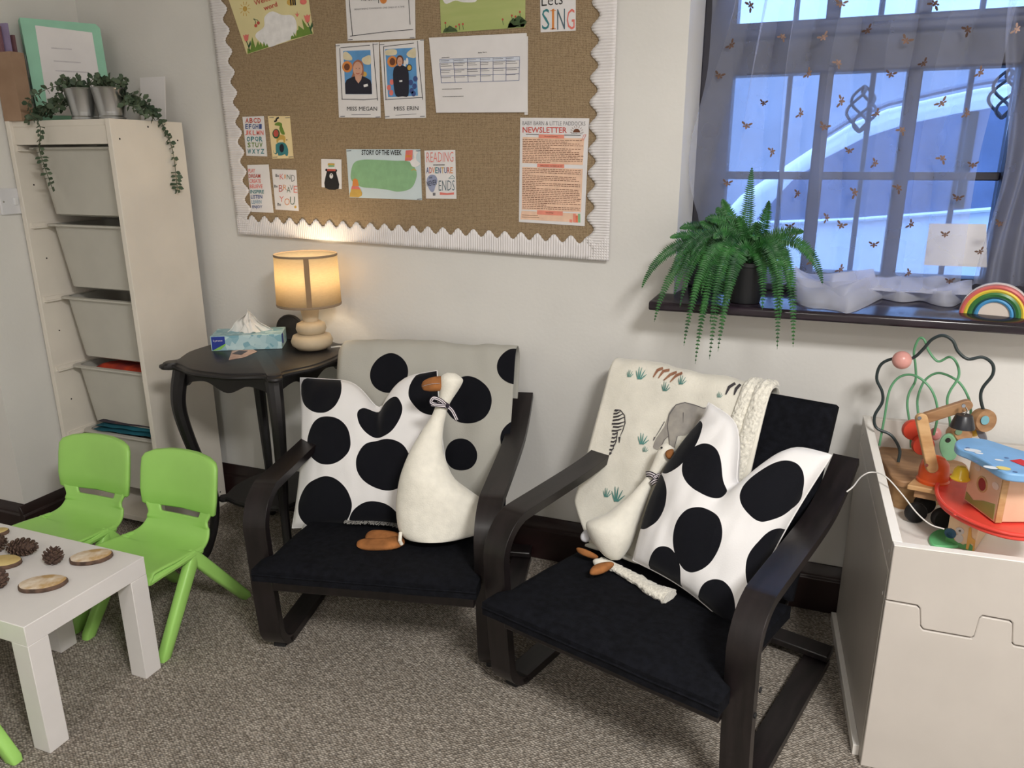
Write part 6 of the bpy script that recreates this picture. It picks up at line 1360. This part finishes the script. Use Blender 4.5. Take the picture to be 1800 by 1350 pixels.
rp_out = [at_z(*zt(x, y), .572) for x, y in loop2d(((612, 960), (622, 905), (680, 868), (760, 865), (830, 930), (930, 1040), (1060, 1085), (1250, 1090), (1280, 1160), (1200, 1200), (1040, 1195), (900, 1160), (790, 1115), (700, 1065), (640, 1015)), 5)]
q = MB(); q.slab(rp_out, (0, 0, .010)); q.build('ramp', M_red, HS, world=True, bevel=.003)
q = MB(); q.tube([p_+Vector((0, 0, .014)) for p_ in rp_out[-32:]+rp_out[:12]], .0045, 8); q.build('ramp_lip', M_red, HS, world=True)
for c in ((660, 1000), (720, 1050), (800, 1085), (900, 1125), (960, 1140)):
    p_ = at_z(*zt(*c), .584); q = MB(); q.ball(p_, (.005, .005, .002), 12, 6); q.build('ramp_dimple', M_red if c != (660, 1000) else paint('ramp_hole', (120, 70, 84)), HS, world=True)
L1, L2 = at_z(*zt(662, 1215), FZ), at_z(*zt(822, 1262), FZ); dL = (L2-L1); e3 = Vector((-dL.y, dL.x, 0)).normalized()
if e3.x < 0: e3 = -e3
L3, L4 = L2+e3*.14, L1+e3*.14
wall4('lower_storey', [L1, L2, L3, L4], FZ+.001, .572, M_cream)
n3 = e3*-1; RT3 = n3.to_track_quat('Z', 'Y').to_matrix()
def on_low(nm, f, h_, r, m, sy=1): c = L1*(1-f)+L2*f; c.z = FZ+h_; q = MB(); q.lathe([(r, .0004), (r, .001)], c, 16, RT3, 1, sy); q.build(nm, m, HS, world=True)
g_ = [(0, .002), (0, .03), (.15, .034), (.3, .016), (.6, .012), (.8, .02), (1, .012), (1, .002)]
q = MB(); q.slab([Vector(((L1*(1-f)+L2*f).x, (L1*(1-f)+L2*f).y, FZ+h_))+n3*.0004 for f, h_ in g_], n3*.0006); q.build('grass_print', paint('print_green', (90, 160, 96)), HS, world=True)
on_low('koala_head', .42, .042, .0085, paint('koala_grey', (206, 202, 196))); on_low('koala_body', .44, .024, .008, paint('koala_grey', (206, 202, 196)), 1.3); on_low('koala_nose', .42, .042, .0028, M_black); on_low('blue_bush', .12, .03, .012, paint('bush_blue', (38, 84, 116)))
q = MB(); q.slab([Vector(((L1*(1-f)+L2*f).x, (L1*(1-f)+L2*f).y, FZ+h_))+n3*.0006 for f, h_ in ((.72, .004), (.70, .055), (.76, .06), (.84, .035), (.98, .03), (1.0, .004), (.94, .004), (.93, .02), (.82, .02), (.80, .004))], n3*.0006); q.build('giraffe_print', paint('giraffe_yellow', (224, 172, 84)), HS, world=True)
gb = [at_z(*zt(x, y), FZ) for x, y in loop2d(((572, 1200), (590, 1165), (640, 1145), (700, 1150), (760, 1190), (760, 1230), (680, 1240), (600, 1235)), 4)]; q = MB(); q.slab(gb, (0, 0, .008)); q.build('green_base', paint('base_green', (104, 190, 128), .4), HS, world=True, bevel=.002)
q = MB(); yb = at_y(*zt(745, 855), YH+.03); q.lathe([(.0185, 0), (.02, .003), (.0165, .008), (.014, .022), (.008, .030), (.002, .031)], yb, 26); q.build('yellow_bell', paint('bell_yellow', (236, 196, 48), .25), HS, world=True)
q = MB(); q.tube(smoothpts([at_y(1489, 864, 1.60), at_y(1500, 855, 1.64), at_y(1514, 838, 1.78), at_y(1532, 830, 1.82), at_y(1556, 837, 1.80), at_y(1585, 868, 1.78), at_y(1612, 902, 1.76), at_y(1636, 922, 1.745), at_y(1660, 930, 1.74)], 8), .0015, 8); tag(q.build('white_cable', cab), 'thin white cable looping over the toy box rim', 'cable')
